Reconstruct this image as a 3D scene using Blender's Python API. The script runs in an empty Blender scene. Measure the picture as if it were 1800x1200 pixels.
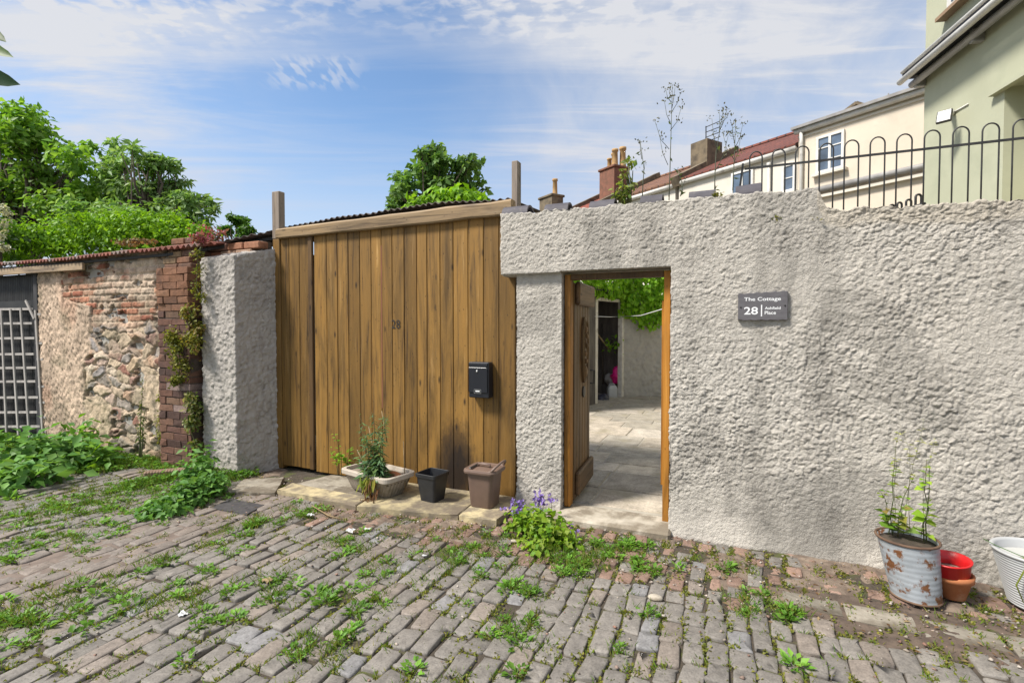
import bpy, math, random
import numpy as np
from mathutils import Vector, Matrix

random.seed(7)
RNG = np.random.default_rng(7)
C = bpy.context.scene.collection
PI = math.pi

# ---------------------------------------------------------------- camera model
YAW = math.atan2(.394, .919)
PITCH = math.atan(25 / 900)
CAM = np.array([0, -3.851, 1.5])
FW = np.array([-math.sin(YAW) * math.cos(PITCH), math.cos(YAW) * math.cos(PITCH), -math.sin(PITCH)])
RT = np.array([math.cos(YAW), math.sin(YAW), 0])
UP = np.cross(RT, FW)

def ray(px, py):
    return RT * (px - 900) / 900 + UP * (600 - py) / 900 + FW

def P(px, py, Y=0.0):
    """measured point of the photograph on the vertical plane Y"""
    d = ray(px, py); t = (Y - CAM[1]) / d[1]
    return CAM + d * t

def G(px, py, z=0.0):
    d = ray(px, py); t = (z - CAM[2]) / d[2]
    return CAM + d * t

def PL(px, py, p0, n):
    d = ray(px, py); t = np.dot(np.asarray(p0) - CAM, n) / np.dot(d, n)
    return CAM + d * t

def D(px, py, depth):
    return CAM + ray(px, py) * depth

def camdir(x, y):
    """flat direction given along camera right / forward"""
    r = RT; f = np.array([-math.sin(YAW), math.cos(YAW), 0])
    v = r * x + f * y
    return v / np.linalg.norm(v)

# ---------------------------------------------------------------- noise
def _hash(i, j, k, s):
    n = (i.astype(np.int64) * 374761393 + j.astype(np.int64) * 668265263 + k.astype(np.int64) * 2147483647 + s * 1274126177) & 0xffffffff
    n = ((n ^ (n >> 13)) * 1274126177) & 0xffffffff
    n = ((n ^ (n >> 16)) * 2246822519) & 0xffffffff
    n = n ^ (n >> 15)
    return (n & 0xffffff) / float(0xffffff)

def vnoise(p, s=0):
    p = np.asarray(p, float); f = np.floor(p); i = f.astype(np.int64); t = p - f; t = t * t * (3 - 2 * t)
    r = 0
    for a in (0, 1):
        for b in (0, 1):
            for c in (0, 1):
                w = (t[:, 0] if a else 1 - t[:, 0]) * (t[:, 1] if b else 1 - t[:, 1]) * (t[:, 2] if c else 1 - t[:, 2])
                r = r + w * _hash(i[:, 0] + a, i[:, 1] + b, i[:, 2] + c, s)
    return r

def fbm(p, o=4, s=0):
    p = np.asarray(p, float); r = 0; a = .5; tot = 0
    for k in range(o):
        r = r + a * vnoise(p * 2 ** k, s + k * 17); tot += a; a *= .5
    return r / tot

def flakes(p, cell, s=0):
    """overlapping trowelled flakes: max of tilted domes round jittered points"""
    q = p / cell
    q = q + (np.stack([vnoise(q * .9, s + 1), vnoise(q * .9, s + 2), vnoise(q * .9, s + 3)], 1) - .5) * 1.1
    f = np.floor(q).astype(np.int64)
    best = np.full(len(q), -9.0)
    for a in (-1, 0, 1):
        for b in (-1, 0, 1):
            for c in (-1, 0, 1):
                i, j, k = f[:, 0] + a, f[:, 1] + b, f[:, 2] + c
                ox = q[:, 0] - (i + _hash(i, j, k, s + 4)); oy = q[:, 1] - (j + _hash(i, j, k, s + 5)); oz = q[:, 2] - (k + _hash(i, j, k, s + 6))
                r = _hash(i, j, k, s + 7)
                tx = (_hash(i, j, k, s + 8) - .5) * 1.1; tz = -(_hash(i, j, k, s + 9)) * .9 + .15
                h = r * .8 + ox * tx * 1.3 + oz * tz * 1.5 - (ox * ox + oy * oy + oz * oz) * .62
                best = np.maximum(best, h)
    return best

def vor2(u, v, s=0):
    """returns nearest cell id hash triples and F2-F1"""
    i0 = np.floor(u).astype(np.int64); j0 = np.floor(v).astype(np.int64)
    f1 = np.full(len(u), 9.0); f2 = np.full(len(u), 9.0); ci = i0.copy(); cj = j0.copy()
    for a in (-1, 0, 1):
        for b in (-1, 0, 1):
            i, j = i0 + a, j0 + b; z = np.zeros_like(i)
            dx = u - (i + .1 + .8 * _hash(i, j, z, s)); dy = v - (j + .1 + .8 * _hash(i, j, z, s + 1))
            d = np.sqrt(dx * dx + dy * dy)
            m = d < f1
            f2 = np.where(m, f1, np.minimum(f2, d)); ci = np.where(m, i, ci); cj = np.where(m, j, cj); f1 = np.where(m, d, f1)
    return ci, cj, f1, f2 - f1

# ---------------------------------------------------------------- mesh helpers
def root_loc(o):
    v = np.zeros(3)
    while o is not None:
        v = v + np.array(o.location); o = o.parent
    return v

def link(name, me, mat, parent=None):
    o = bpy.data.objects.new(name, me); C.objects.link(o)
    if mat is not None: me.materials.append(mat)
    if parent is not None: o.parent = parent
    return o

def mesh_np(name, V, F, mat, parent=None, col=None, smooth=False, loc=None):
    """V (N,3) world coordinates; F (M,k) array or a list of index lists"""
    V = np.asarray(V, float)
    base = root_loc(parent)
    if loc is not None: base = base + np.asarray(loc, float)
    V = V - base
    me = bpy.data.meshes.new(name)
    if isinstance(F, np.ndarray):
        k = F.shape[1]; nf = len(F)
        me.vertices.add(len(V)); me.vertices.foreach_set('co', V.astype(np.float32).ravel())
        me.loops.add(nf * k); me.loops.foreach_set('vertex_index', F.astype(np.int32).ravel())
        me.polygons.add(nf); me.polygons.foreach_set('loop_start', np.arange(0, nf * k, k, dtype=np.int32))
        me.update(calc_edges=True); me.validate()
    else:
        me.from_pydata(V.tolist(), [], F)
    if col is not None:
        col = np.asarray(col, np.float32)
        if col.shape[1] == 3: col = np.concatenate([col, np.ones((len(col), 1), np.float32)], 1)
        a = me.color_attributes.new('Col', 'FLOAT_COLOR', 'POINT'); a.data.foreach_set('color', col.ravel())
    if smooth: me.polygons.foreach_set('use_smooth', [True] * len(me.polygons))
    me.update()
    o = link(name, me, mat, parent)
    if loc is not None: o.location = loc
    return o

class MB:
    def __init__(s): s.v = []; s.f = []; s.c = []; s.col = (1, 1, 1)
    def add(s, vs, fs):
        b = len(s.v)
        s.v += [tuple(map(float, x)) for x in vs]; s.f += [[b + i for i in f] for f in fs]; s.c += [s.col] * len(vs)
    def box(s, c, size, rz=0, M=None, bev=0.0):
        sx, sy, sz = [k / 2 for k in size]; b = min(bev, sx * .9, sy * .9, sz * .9)
        R = Matrix.Rotation(rz, 3, 'Z') if M is None else M
        if b <= 0:
            vs = [(x, y, z) for x in (-sx, sx) for y in (-sy, sy) for z in (-sz, sz)]
            fs = [(0, 1, 3, 2), (4, 6, 7, 5), (0, 4, 5, 1), (2, 3, 7, 6), (0, 2, 6, 4), (1, 5, 7, 3)]
        else:
            vs = []; idx = {}
            for x in (-1, 1):
                for y in (-1, 1):
                    for z in (-1, 1):
                        for ax in range(3):
                            q = [x * (sx - b), y * (sy - b), z * (sz - b)]; q[ax] = (x, y, z)[ax] * (sx, sy, sz)[ax]
                            idx[(x, y, z, ax)] = len(vs); vs.append(tuple(q))
            fs = []
            for ax in range(3):
                o1, o2 = [a for a in range(3) if a != ax]
                for sg in (-1, 1):
                    loop = []
                    for p, q in ((-1, -1), (1, -1), (1, 1), (-1, 1)):
                        k = [0, 0, 0]; k[ax] = sg; k[o1] = p; k[o2] = q; loop.append(idx[(*k, ax)])
                    flip = (sg > 0) != (ax == 1)
                    fs.append(loop if flip else loop[::-1])
            for ax in range(3):
                o1, o2 = [a for a in range(3) if a != ax]
                for p in (-1, 1):
                    for q in (-1, 1):
                        k0 = [0, 0, 0]; k0[o1] = p; k0[o2] = q; k1 = list(k0); k0[ax] = -1; k1[ax] = 1
                        fs.append([idx[(*k0, o1)], idx[(*k1, o1)], idx[(*k1, o2)], idx[(*k0, o2)]])
            for x in (-1, 1):
                for y in (-1, 1):
                    for z in (-1, 1): fs.append([idx[(x, y, z, a)] for a in range(3)])
        c = Vector(c); s.add([c + R @ Vector(v) for v in vs], fs)
    def tube(s, pts, rad, n=8, caps=True):
        pts = [Vector(p) for p in pts]; m = len(pts)
        if not hasattr(rad, '__len__'): rad = [rad] * m
        vs = []; fs = []; up = None
        for i, p in enumerate(pts):
            t = (pts[min(i + 1, m - 1)] - pts[max(i - 1, 0)])
            t = t.normalized() if t.length > 1e-9 else Vector((0, 0, 1))
            if up is None: up = Vector((1, 0, 0)) if abs(t.x) < .8 else Vector((0, 1, 0))
            a = (up - t * up.dot(t)); a = a.normalized() if a.length > 1e-6 else t.orthogonal().normalized()
            up = a; b = t.cross(a)
            for k in range(n):
                an = 2 * PI * k / n; vs.append(p + (a * math.cos(an) + b * math.sin(an)) * rad[i])
        for i in range(m - 1):
            for k in range(n):
                k2 = (k + 1) % n; fs.append((i * n + k, i * n + k2, (i + 1) * n + k2, (i + 1) * n + k))
        if caps: fs.append(tuple(range(n))[::-1]); fs.append(tuple((m - 1) * n + k for k in range(n)))
        s.add(vs, fs)
    def lathe(s, prof, c=(0, 0, 0), n=40, sx=1, sy=1, fn=None):
        vs = []; fs = []; m = len(prof)
        for i, (r, z) in enumerate(prof):
            for k in range(n):
                a = 2 * PI * k / n; q = fn(r, z, a) if fn else (r * math.cos(a) * sx, r * math.sin(a) * sy, z)
                vs.append((c[0] + q[0], c[1] + q[1], c[2] + q[2]))
        for i in range(m - 1):
            for k in range(n):
                k2 = (k + 1) % n; fs.append((i * n + k, i * n + k2, (i + 1) * n + k2, (i + 1) * n + k))
        if prof[0][0] > 1e-5: fs.append(tuple(range(n))[::-1])
        if prof[-1][0] > 1e-5: fs.append(tuple((m - 1) * n + k for k in range(n)))
        s.add(vs, fs)
    def loft(s, rings, caps=True):
        n = len(rings[0]); vs = [p for r in rings for p in r]; fs = []
        for i in range(len(rings) - 1):
            for k in range(n):
                k2 = (k + 1) % n; fs.append((i * n + k, i * n + k2, (i + 1) * n + k2, (i + 1) * n + k))
        if caps: fs.append(tuple(range(n))[::-1]); fs.append(tuple((len(rings) - 1) * n + k for k in range(n)))
        s.add(vs, fs)
    def prism(s, poly, vec):
        vec = Vector(vec); n = len(poly); vs = [Vector(p) for p in poly] + [Vector(p) + vec for p in poly]
        fs = [tuple(range(n))[::-1], tuple(range(n, 2 * n))] + [(k, (k + 1) % n, n + (k + 1) % n, n + k) for k in range(n)]
        s.add(vs, fs)
    def build(s, name, mat, parent=None, smooth=False, loc=None):
        return mesh_np(name, np.array(s.v), s.f, mat, parent, np.array(s.c), smooth, loc)

def beam(mb, a, b, w, h, up=(0, 0, 1), bev=0.0, ext=0):
    """a squared timber or rail from a to b"""
    a, b = Vector(a), Vector(b); t = (b - a); L = t.length; t.normalize()
    u = Vector(up); u = (u - t * u.dot(t)).normalized(); sd = t.cross(u)
    M = Matrix((t, sd, u)).transposed()
    mb.box((a + b) / 2, (L + ext, w, h), M=M, bev=bev)

def tag(o, label, cat, group=None, kind=None):
    if label: o['label'] = label
    if cat: o['category'] = cat
    if group: o['group'] = group
    if kind: o['kind'] = kind
    return o

def thing(name, label, cat, loc=(0, 0, 0), group=None):
    o = bpy.data.objects.new(name, None); C.objects.link(o); o.location = tuple(map(float, loc)); o.empty_display_size = .1
    return tag(o, label, cat, group)

def struct(o, kind='structure'):
    o['kind'] = kind; return o

# ---------------------------------------------------------------- materials
def S(r, g, b):
    f = lambda c: (c / 255 / 12.92) if c <= 10 else ((c / 255 + .055) / 1.055) ** 2.4
    return (f(r), f(g), f(b))

def nodes(name):
    m = bpy.data.materials.new(name); m.use_nodes = True; nt = m.node_tree; nt.nodes.clear()
    N = lambda t: nt.nodes.new('ShaderNode' + t); L = nt.links.new
    out = N('OutputMaterial'); b = N('BsdfPrincipled'); L(b.outputs[0], out.inputs[0])
    return m, nt, N, L, b, out

def ramp(N, stops):
    r = N('ValToRGB'); e = r.color_ramp.elements
    while len(e) < len(stops): e.new(.5)
    for k, (p, c) in enumerate(stops):
        e[k].position = p; e[k].color = (*c, 1) if hasattr(c, '__len__') else (c, c, c, 1)
    return r

def mix(N, L, kind, fac, a, b):
    m = N('MixRGB'); m.blend_type = kind
    for sock, v in zip(m.inputs, (fac, a, b)):
        if hasattr(v, 'links') or hasattr(v, 'is_linked'): L(v, sock)
        elif hasattr(v, '__len__'): sock.default_value = (*v, 1)
        else: sock.default_value = v
    return m.outputs[0]

def coord(N, L, scale=(1, 1, 1), rot=(0, 0, 0)):
    t = N('TexCoord'); mp = N('Mapping'); mp.inputs['Scale'].default_value = scale; mp.inputs['Rotation'].default_value = rot
    L(t.outputs['Object'], mp.inputs[0]); return mp.outputs[0]

def noise(N, L, vec, scale, detail=5, rough=.55, dist=0):
    n = N('TexNoise'); L(vec, n.inputs['Vector']); n.inputs['Scale'].default_value = scale; n.inputs['Detail'].default_value = detail
    n.inputs['Roughness'].default_value = rough; n.inputs['Distortion'].default_value = dist
    return n.outputs['Fac']

def bump(N, L, b, h, strength=.3, dist=.01):
    k = N('Bump'); k.inputs['Strength'].default_value = strength; k.inputs['Distance'].default_value = dist
    L(h, k.inputs['Height']); L(k.outputs[0], b.inputs['Normal']); return k

def M_simple(name, c1, c2=None, scale=6, rough=.7, stretch=(1, 1, 1), bs=.15, bscale=40, metal=0, attr=False, spec=.5, lo=.35, hi=.65, bdist=.004, c3=None, s3=2.0, t3=(.55, .7)):
    m, nt, N, L, b, out = nodes(name)
    v = coord(N, L, stretch)
    c2 = c2 or tuple(k * .75 for k in c1)
    r = ramp(N, [(lo, c1), (hi, c2)]); L(noise(N, L, v, scale, 6), r.inputs[0]); col = r.outputs[0]
    if c3:
        r3 = ramp(N, [(t3[0], 0), (t3[1], 1)]); L(noise(N, L, v, s3, 7, .65), r3.inputs[0])
        col = mix(N, L, 'MIX', r3.outputs[0], col, c3)
    if attr:
        a = N('Attribute'); a.attribute_name = 'Col'; col = mix(N, L, 'MULTIPLY', 1.0, col, a.outputs['Color'])
    L(col, b.inputs['Base Color']); b.inputs['Roughness'].default_value = rough; b.inputs['Metallic'].default_value = metal
    b.inputs['Specular IOR Level'].default_value = spec
    if bs: bump(N, L, b, noise(N, L, v, bscale, 5), bs, bdist)
    return m

def M_leaf(name, trans=.42, rough=.5):
    m, nt, N, L, b, out = nodes(name)
    a = N('Attribute'); a.attribute_name = 'Col'
    L(a.outputs['Color'], b.inputs['Base Color']); b.inputs['Roughness'].default_value = rough; b.inputs['Specular IOR Level'].default_value = .3
    t = N('BsdfTranslucent'); L(mix(N, L, 'MULTIPLY', 1.0, a.outputs['Color'], (1.25, 1.2, .6)), t.inputs[0])
    ms = N('MixShader'); ms.inputs[0].default_value = trans; L(b.outputs[0], ms.inputs[1]); L(t.outputs[0], ms.inputs[2]); L(ms.outputs[0], out.inputs[0])
    return m

def M_attr(name, rough=.85, ns=(18, 90), amt=.35, bs=.4, bdist=.004, grime=None, spec=.3):
    """colour from the vertices (each stone, brick or sett its own) broken up by fine noise"""
    m, nt, N, L, b, out = nodes(name)
    v = coord(N, L); a = N('Attribute'); a.attribute_name = 'Col'
    r = ramp(N, [(.3, 1 - amt), (.7, 1 + amt * .5)]); L(noise(N, L, v, ns[0], 8, .7), r.inputs[0])
    col = mix(N, L, 'MULTIPLY', 1.0, a.outputs['Color'], r.outputs[0])
    r2 = ramp(N, [(.33, .75), (.5, 1.0), (.72, 1.12)]); L(noise(N, L, v, ns[1], 4), r2.inputs[0])
    col = mix(N, L, 'MULTIPLY', 1.0, col, r2.outputs[0])
    if grime:
        g = ramp(N, [(.52, 0), (.68, .75)]); L(noise(N, L, v, grime[1], 7, .65), g.inputs[0]); col = mix(N, L, 'MIX', g.outputs[0], col, grime[0])
    L(col, b.inputs['Base Color']); b.inputs['Roughness'].default_value = rough; b.inputs['Specular IOR Level'].default_value = spec
    bump(N, L, b, noise(N, L, v, ns[1], 6, .65), bs, bdist)
    return m

def M_wood(name, base, dark, light, scale=1.0, axis=2, rough=.6, rot=None):
    m, nt, N, L, b, out = nodes(name)
    st = [34, 34, 34]; st[axis] = 1.3
    v = coord(N, L, tuple(k * scale for k in st))
    a = N('Attribute'); a.attribute_name = 'Col'
    off = N('VectorMath'); off.operation = 'MULTIPLY_ADD'; L(a.outputs['Color'], off.inputs[0]); off.inputs[1].default_value = (37, 53, 11); L(v, off.inputs[2])
    g = noise(N, L, off.outputs[0], 1.0, 6, .65, .6)
    r = ramp(N, [(.32, dark), (.47, base), (.58, base), (.74, light)]); L(g, r.inputs[0])
    st2 = [7, 7, 7]; st2[axis] = .9
    v2 = coord(N, L, tuple(k * scale for k in st2))
    off2 = N('VectorMath'); off2.operation = 'MULTIPLY_ADD'; L(a.outputs['Color'], off2.inputs[0]); off2.inputs[1].default_value = (23, 31, 17); L(v2, off2.inputs[2])
    r2 = ramp(N, [(.3, (.42, .42, .44)), (.5, (1.0, 1.0, 1.0)), (.78, (1.35, 1.28, 1.1))]); L(noise(N, L, off2.outputs[0], 1.0, 6, .68, .6), r2.inputs[0])
    col = mix(N, L, 'MULTIPLY', 1.0, r.outputs[0], r2.outputs[0])
    # knots
    vo = N('TexVoronoi'); st3 = [9, 9, 9]; st3[axis] = 3.2
    v3 = coord(N, L, tuple(k * scale for k in st3)); L(v3, vo.inputs['Vector']); vo.inputs['Scale'].default_value = 1.0
    k = ramp(N, [(.03, 1), (.085, .55), (.14, 0)]); L(vo.outputs['Distance'], k.inputs[0])
    col = mix(N, L, 'MIX', k.outputs[0], col, tuple(c * .45 for c in dark))
    vs = N('TexVoronoi'); sv = [26, 26, 26]; sv[axis] = 11
    L(coord(N, L, tuple(k * scale for k in sv)), vs.inputs['Vector']); vs.inputs['Scale'].default_value = 1.0
    ks = ramp(N, [(.05, .8), (.13, 0)]); L(vs.outputs['Distance'], ks.inputs[0])
    col = mix(N, L, 'MIX', ks.outputs[0], col, tuple(c * .4 for c in dark))
    sepv = N('SeparateColor'); L(a.outputs['Color'], sepv.inputs[0])
    rv = ramp(N, [(0, .62), (1, 1.3)]); L(sepv.outputs[0], rv.inputs[0])
    col = mix(N, L, 'MULTIPLY', 1.0, col, rv.outputs[0])
    if rot is not None:
        # a rotten dark patch round one spot
        t = N('TexCoord'); d = N('VectorMath'); d.operation = 'SUBTRACT'; L(t.outputs['Object'], d.inputs[0]); d.inputs[1].default_value = rot[0]
        sc = N('VectorMath'); sc.operation = 'MULTIPLY'; L(d.outputs[0], sc.inputs[0]); sc.inputs[1].default_value = rot[1]
        ln = N('VectorMath'); ln.operation = 'LENGTH'; L(sc.outputs[0], ln.inputs[0])
        nn = noise(N, L, coord(N, L, (14, 14, 5)), 1.0, 6, .7)
        ad = N('MathNode') if False else N('Math'); ad.operation = 'ADD'; L(ln.outputs['Value'], ad.inputs[0]); L(nn, ad.inputs[1])
        rr = ramp(N, [(.5, .92), (1.0, .6), (1.4, 0)]); dv = N('Math'); dv.operation = 'MULTIPLY'; L(ad.outputs[0], dv.inputs[0]); dv.inputs[1].default_value = .66
        rr = ramp(N, [(.55, .96), (.78, .7), (1.0, 0)]); L(dv.outputs[0], rr.inputs[0])
        col = mix(N, L, 'MIX', rr.outputs[0], col, (.014, .009, .007))
    L(col, b.inputs['Base Color']); b.inputs['Roughness'].default_value = rough; b.inputs['Specular IOR Level'].default_value = .35
    bump(N, L, b, g, .5, .004)
    return m

def M_render(name, base, stain, dark, s=1.0, st=(.5, .66), bs=.75):
    """rough cast render: pale grey with grime"""
    m, nt, N, L, b, out = nodes(name)
    v = coord(N, L)
    r = ramp(N, [(.3, base), (.7, tuple(k * .82 for k in base))]); L(noise(N, L, v, 9, 8, .7), r.inputs[0])
    g = ramp(N, [(st[0], 0), (st[1], .6)]); L(noise(N, L, coord(N, L, (1.3 * s, 1.3 * s, .9 * s)), 1.2, 9, .68, .5), g.inputs[0])
    col = mix(N, L, 'MIX', g.outputs[0], r.outputs[0], stain)
    g2 = ramp(N, [(.56, 0), (.75, .7)]); L(noise(N, L, coord(N, L, (9, 9, 3)), 1.3, 8, .75), g2.inputs[0])
    col = mix(N, L, 'MIX', g2.outputs[0], col, dark)
    a = N('Attribute'); a.attribute_name = 'Col'
    col = mix(N, L, 'MULTIPLY', 1.0, col, a.outputs['Color'])
    L(col, b.inputs['Base Color']); b.inputs['Roughness'].default_value = .92; b.inputs['Specular IOR Level'].default_value = .2
    # fine creases between the flakes
    w = N('VectorMath'); w.operation = 'MULTIPLY_ADD'
    nz = N('TexNoise'); L(v, nz.inputs['Vector']); nz.inputs['Scale'].default_value = 30; nz.inputs['Detail'].default_value = 3
    L(nz.outputs['Color'], w.inputs[0]); w.inputs[1].default_value = (.03, .03, .03); L(v, w.inputs[2])
    vo = N('TexVoronoi'); vo.feature = 'DISTANCE_TO_EDGE'; L(w.outputs[0], vo.inputs['Vector']); vo.inputs['Scale'].default_value = 48
    cr = ramp(N, [(0, 0), (.16, 1)]); L(vo.outputs['Distance'], cr.inputs[0])
    hh = mix(N, L, 'MIX', .25, noise(N, L, v, 80, 7, .8), cr.outputs[0])
    bump(N, L, b, hh, bs, .011)
    return m

LEAF = M_leaf('leaf')
PETAL = M_leaf('petal', .25, .6)
STEM = M_simple('stem', (.06, .09, .025), (.09, .07, .03), 8, .7, bs=0)
BARK = M_simple('bark', (.11, .085, .06), (.05, .04, .03), 9, .9, (1, 1, .3), .6, 30)
DRYSTEM = M_simple('dry_stem', (.3, .22, .11), (.18, .12, .06), 10, .8, bs=0)
RENDER = M_render('rough_cast', (.525, .497, .455), (.43, .41, .378), (.25, .235, .21))
RENDER_OLD = M_render('old_rough_cast', (.46, .43, .395), (.30, .28, .265), (.16, .15, .14))
RENDER_YARD = M_render('yard_rough_cast', (.46, .43, .385), (.34, .32, .285), (.22, .21, .185))
SOIL = M_simple('soil', (.075, .055, .04), (.03, .022, .016), 22, .95, bs=.8, bscale=60, bdist=.01)
LICHEN_STONE = M_simple('lichen_stone', (.46, .38, .22), (.20, .165, .115), 9, .9, bs=.6, bscale=40, attr=True, c3=(.17, .135, .095), s3=3.2, t3=(.52, .64), lo=.40, hi=.62, bdist=.006)
PALE_STONE = M_simple('pale_stone', (.47, .42, .34), (.30, .26, .20), 9, .9, bs=.7, bscale=35, attr=True, c3=(.20, .165, .12), s3=4, t3=(.48, .6), bdist=.007)
FLAG = M_attr('flagstone', .85, (7, 60), .4, .4, .005, ((.27, .235, .16), 2.6))
SETT = M_attr('sett_stone', .72, (22, 110), .35, .5, .004, None, .45)
MASONRY = M_attr('masonry', .92, (14, 70), .45, .8, .008, ((.20, .17, .11), 2.4))
BRICK = M_attr('dark_brick', .85, (20, 90), .35, .6, .004, ((.05, .035, .03), 2.0))
WOOD = M_wood('stained_wood', (.205, .110, .025), (.062, .033, .012), (.34, .205, .075), rot=((2.14, 0.0, .20), (4.2, 1.0, 1.9)))
WOOD_GREY = M_wood('weathered_wood', (.30, .22, .14), (.14, .10, .07), (.42, .33, .22), axis=0)
WOOD_GREY_Z = M_wood('weathered_post', (.26, .21, .17), (.13, .10, .08), (.36, .30, .25), axis=2)
WOOD_BEAM = M_wood('beam_wood', (.27, .185, .10), (.10, .065, .035), (.40, .31, .20), axis=0)
WOOD_DOOR = M_wood('door_wood', (.135, .075, .028), (.055, .03, .013), (.20, .12, .05))
WOOD_DOOR_Y = M_wood('ledge_wood', (.15, .088, .042), (.07, .04, .02), (.20, .13, .07), axis=1)
WOOD_FRAME = M_wood('frame_wood', (.36, .155, .022), (.20, .08, .012), (.46, .22, .045))
BLACKPL = M_simple('black_plastic', (.014, .015, .018), (.022, .023, .026), 12, .45, bs=.05)
BLACKMETAL = M_simple('black_iron', (.012, .012, .013), (.03, .028, .026), 14, .5, bs=.1)
BOXMETAL = M_simple('letterbox_enamel', (.010, .011, .016), (.013, .014, .02), 3, .32, bs=0)
STEEL = M_simple('steel', (.5, .5, .5), (.4, .4, .4), 5, .35, bs=0, metal=.8)
WHITE = M_simple('white_paint', (.72, .71, .68), (.6, .58, .54), 5, .55, bs=.06)
OLDWHITE = M_simple('old_white_paint', (.62, .59, .54), (.50, .46, .40), 9, .7, bs=.15, c3=(.25, .21, .16), s3=6, t3=(.58, .72))
BROWNPL = M_simple('brown_plastic', (.165, .108, .082), (.135, .088, .068), 9, .5, bs=.08, bscale=120)
TAUPEPL = M_simple('taupe_plastic', (.30, .255, .205), (.22, .185, .145), 8, .6, bs=.1, c3=(.12, .10, .07), s3=6, t3=(.55, .75))
TAUPERIM = M_simple('taupe_rim', (.50, .44, .37), (.38, .33, .27), 8, .55, bs=.1)
GALV = M_simple('galvanised_steel', (.37, .395, .42), (.27, .29, .31), 9, .5, bs=.35, bscale=22, metal=.2, c3=(.16, .065, .025), s3=15.0, t3=(.54, .60))
RUST = M_simple('rusty_rim', (.15, .09, .055), (.08, .045, .028), 12, .85, bs=.4, bscale=60)
REDPL = M_simple('red_plastic', (.52, .012, .014), (.45, .01, .012), 8, .35, bs=0)
TERRA = M_simple('terracotta', (.46, .17, .065), (.36, .125, .05), 9, .85, bs=.15, c3=(.50, .33, .22), s3=5, t3=(.56, .75))
WHITEPL = M_simple('white_ceramic', (.44, .445, .445), (.37, .375, .375), 5, .5, bs=.04)
SLATE = M_simple('slate', (.125, .118, .124), (.095, .088, .095), 18, .65, (1, 1, 3), .25, 40)
LETTER = M_simple('white_lettering', (.8, .8, .8), (.78, .78, .78), 3, .5, bs=0)
TILE_GREY = M_simple('grey_ridge_tile', (.085, .078, .09), (.055, .05, .06), 12, .7, bs=.2, bscale=50, c3=(.19, .17, .15), s3=7, t3=(.6, .75))
ROOFTILE = None
CREAM = M_simple('cream_render', (.66, .575, .47), (.60, .52, .42), 1.2, .9, bs=.2, bscale=30, c3=(.50, .44, .36), s3=.9, t3=(.55, .75))
CREAM2 = M_simple('white_render', (.66, .61, .53), (.60, .55, .47), 1.5, .9, bs=.12, bscale=30)
SAGE = M_simple('sage_render', (.455, .46, .335), (.415, .42, .30), 1.3, .9, bs=.25, bscale=25, c3=(.35, .365, .26), s3=.8, t3=(.52, .75))
YELLOWISH = M_simple('yellow_sage_render', (.54, .50, .29), (.50, .46, .26), 1.3, .9, bs=.15, bscale=25)
GUTTER = M_simple('gutter_white', (.62, .60, .56), (.5, .48, .44), 4, .5, bs=.05, c3=(.22, .2, .18), s3=2.5, t3=(.58, .75))
GUTTER_GREY = M_simple('gutter_grey', (.33, .32, .31), (.22, .21, .2), 4, .5, bs=.05)
DARKCLOTH = M_simple('dark_cloth', (.035, .037, .045), (.05, .05, .06), 5, .8, bs=.2)
CHIM = M_simple('chimney_render', (.20, .155, .10), (.12, .095, .065), 4, .95, bs=.5, bscale=18, c3=(.07, .055, .04), s3=2, t3=(.5, .7))
CHIMBRICK = M_simple('chimney_brick', (.22, .095, .06), (.14, .07, .045), 6, .9, bs=.4, bscale=20)
CLAYPOT = M_simple('clay_chimney_pot', (.47, .30, .13), (.36, .21, .09), 5, .85, bs=.1)
CORRU = M_simple('rusty_corrugated', (.27, .085, .055), (.17, .055, .04), 5, .8, bs=.15, c3=(.22, .19, .17), s3=2.6, t3=(.5, .62))
CORRU_EDGE = M_simple('grey_fibre_cement', (.12, .095, .085), (.06, .05, .045), 9, .9, bs=.4)
TARRED = M_simple('tarred_metal', (.011, .011, .012), (.022, .021, .021), 10, .6, bs=.25)
LATH = M_simple('grey_lath', (.42, .39, .36), (.28, .26, .24), 12, .85, (1, 1, .3), .2)
PINK = M_simple('pink_plastic', (.75, .012, .22), (.65, .01, .18), 5, .35, bs=.1)
DARKBAG = M_simple('dark_bag', (.03, .03, .045), (.05, .05, .07), 15, .4, bs=.5, bscale=30)
PAPER = M_simple('white_litter', (.56, .56, .55), (.45, .45, .44), 6, .6, bs=.1)
COVER = M_simple('drain_cover_iron', (.045, .042, .045), (.065, .06, .06), 25, .7, bs=.5, bscale=70)
HANDLEBLACK = BLACKPL

def M_glass(name, tint=(.05, .07, .10)):
    m, nt, N, L, b, out = nodes(name)
    v = coord(N, L)
    r = ramp(N, [(.35, tint), (.65, tuple(k * 2.6 for k in tint))]); L(noise(N, L, v, 1.4, 3), r.inputs[0]); L(r.outputs[0], b.inputs['Base Color'])
    b.inputs['Roughness'].default_value = .06; b.inputs['Specular IOR Level'].default_value = .8
    return m
GLASS = M_glass('window_glass')

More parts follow.
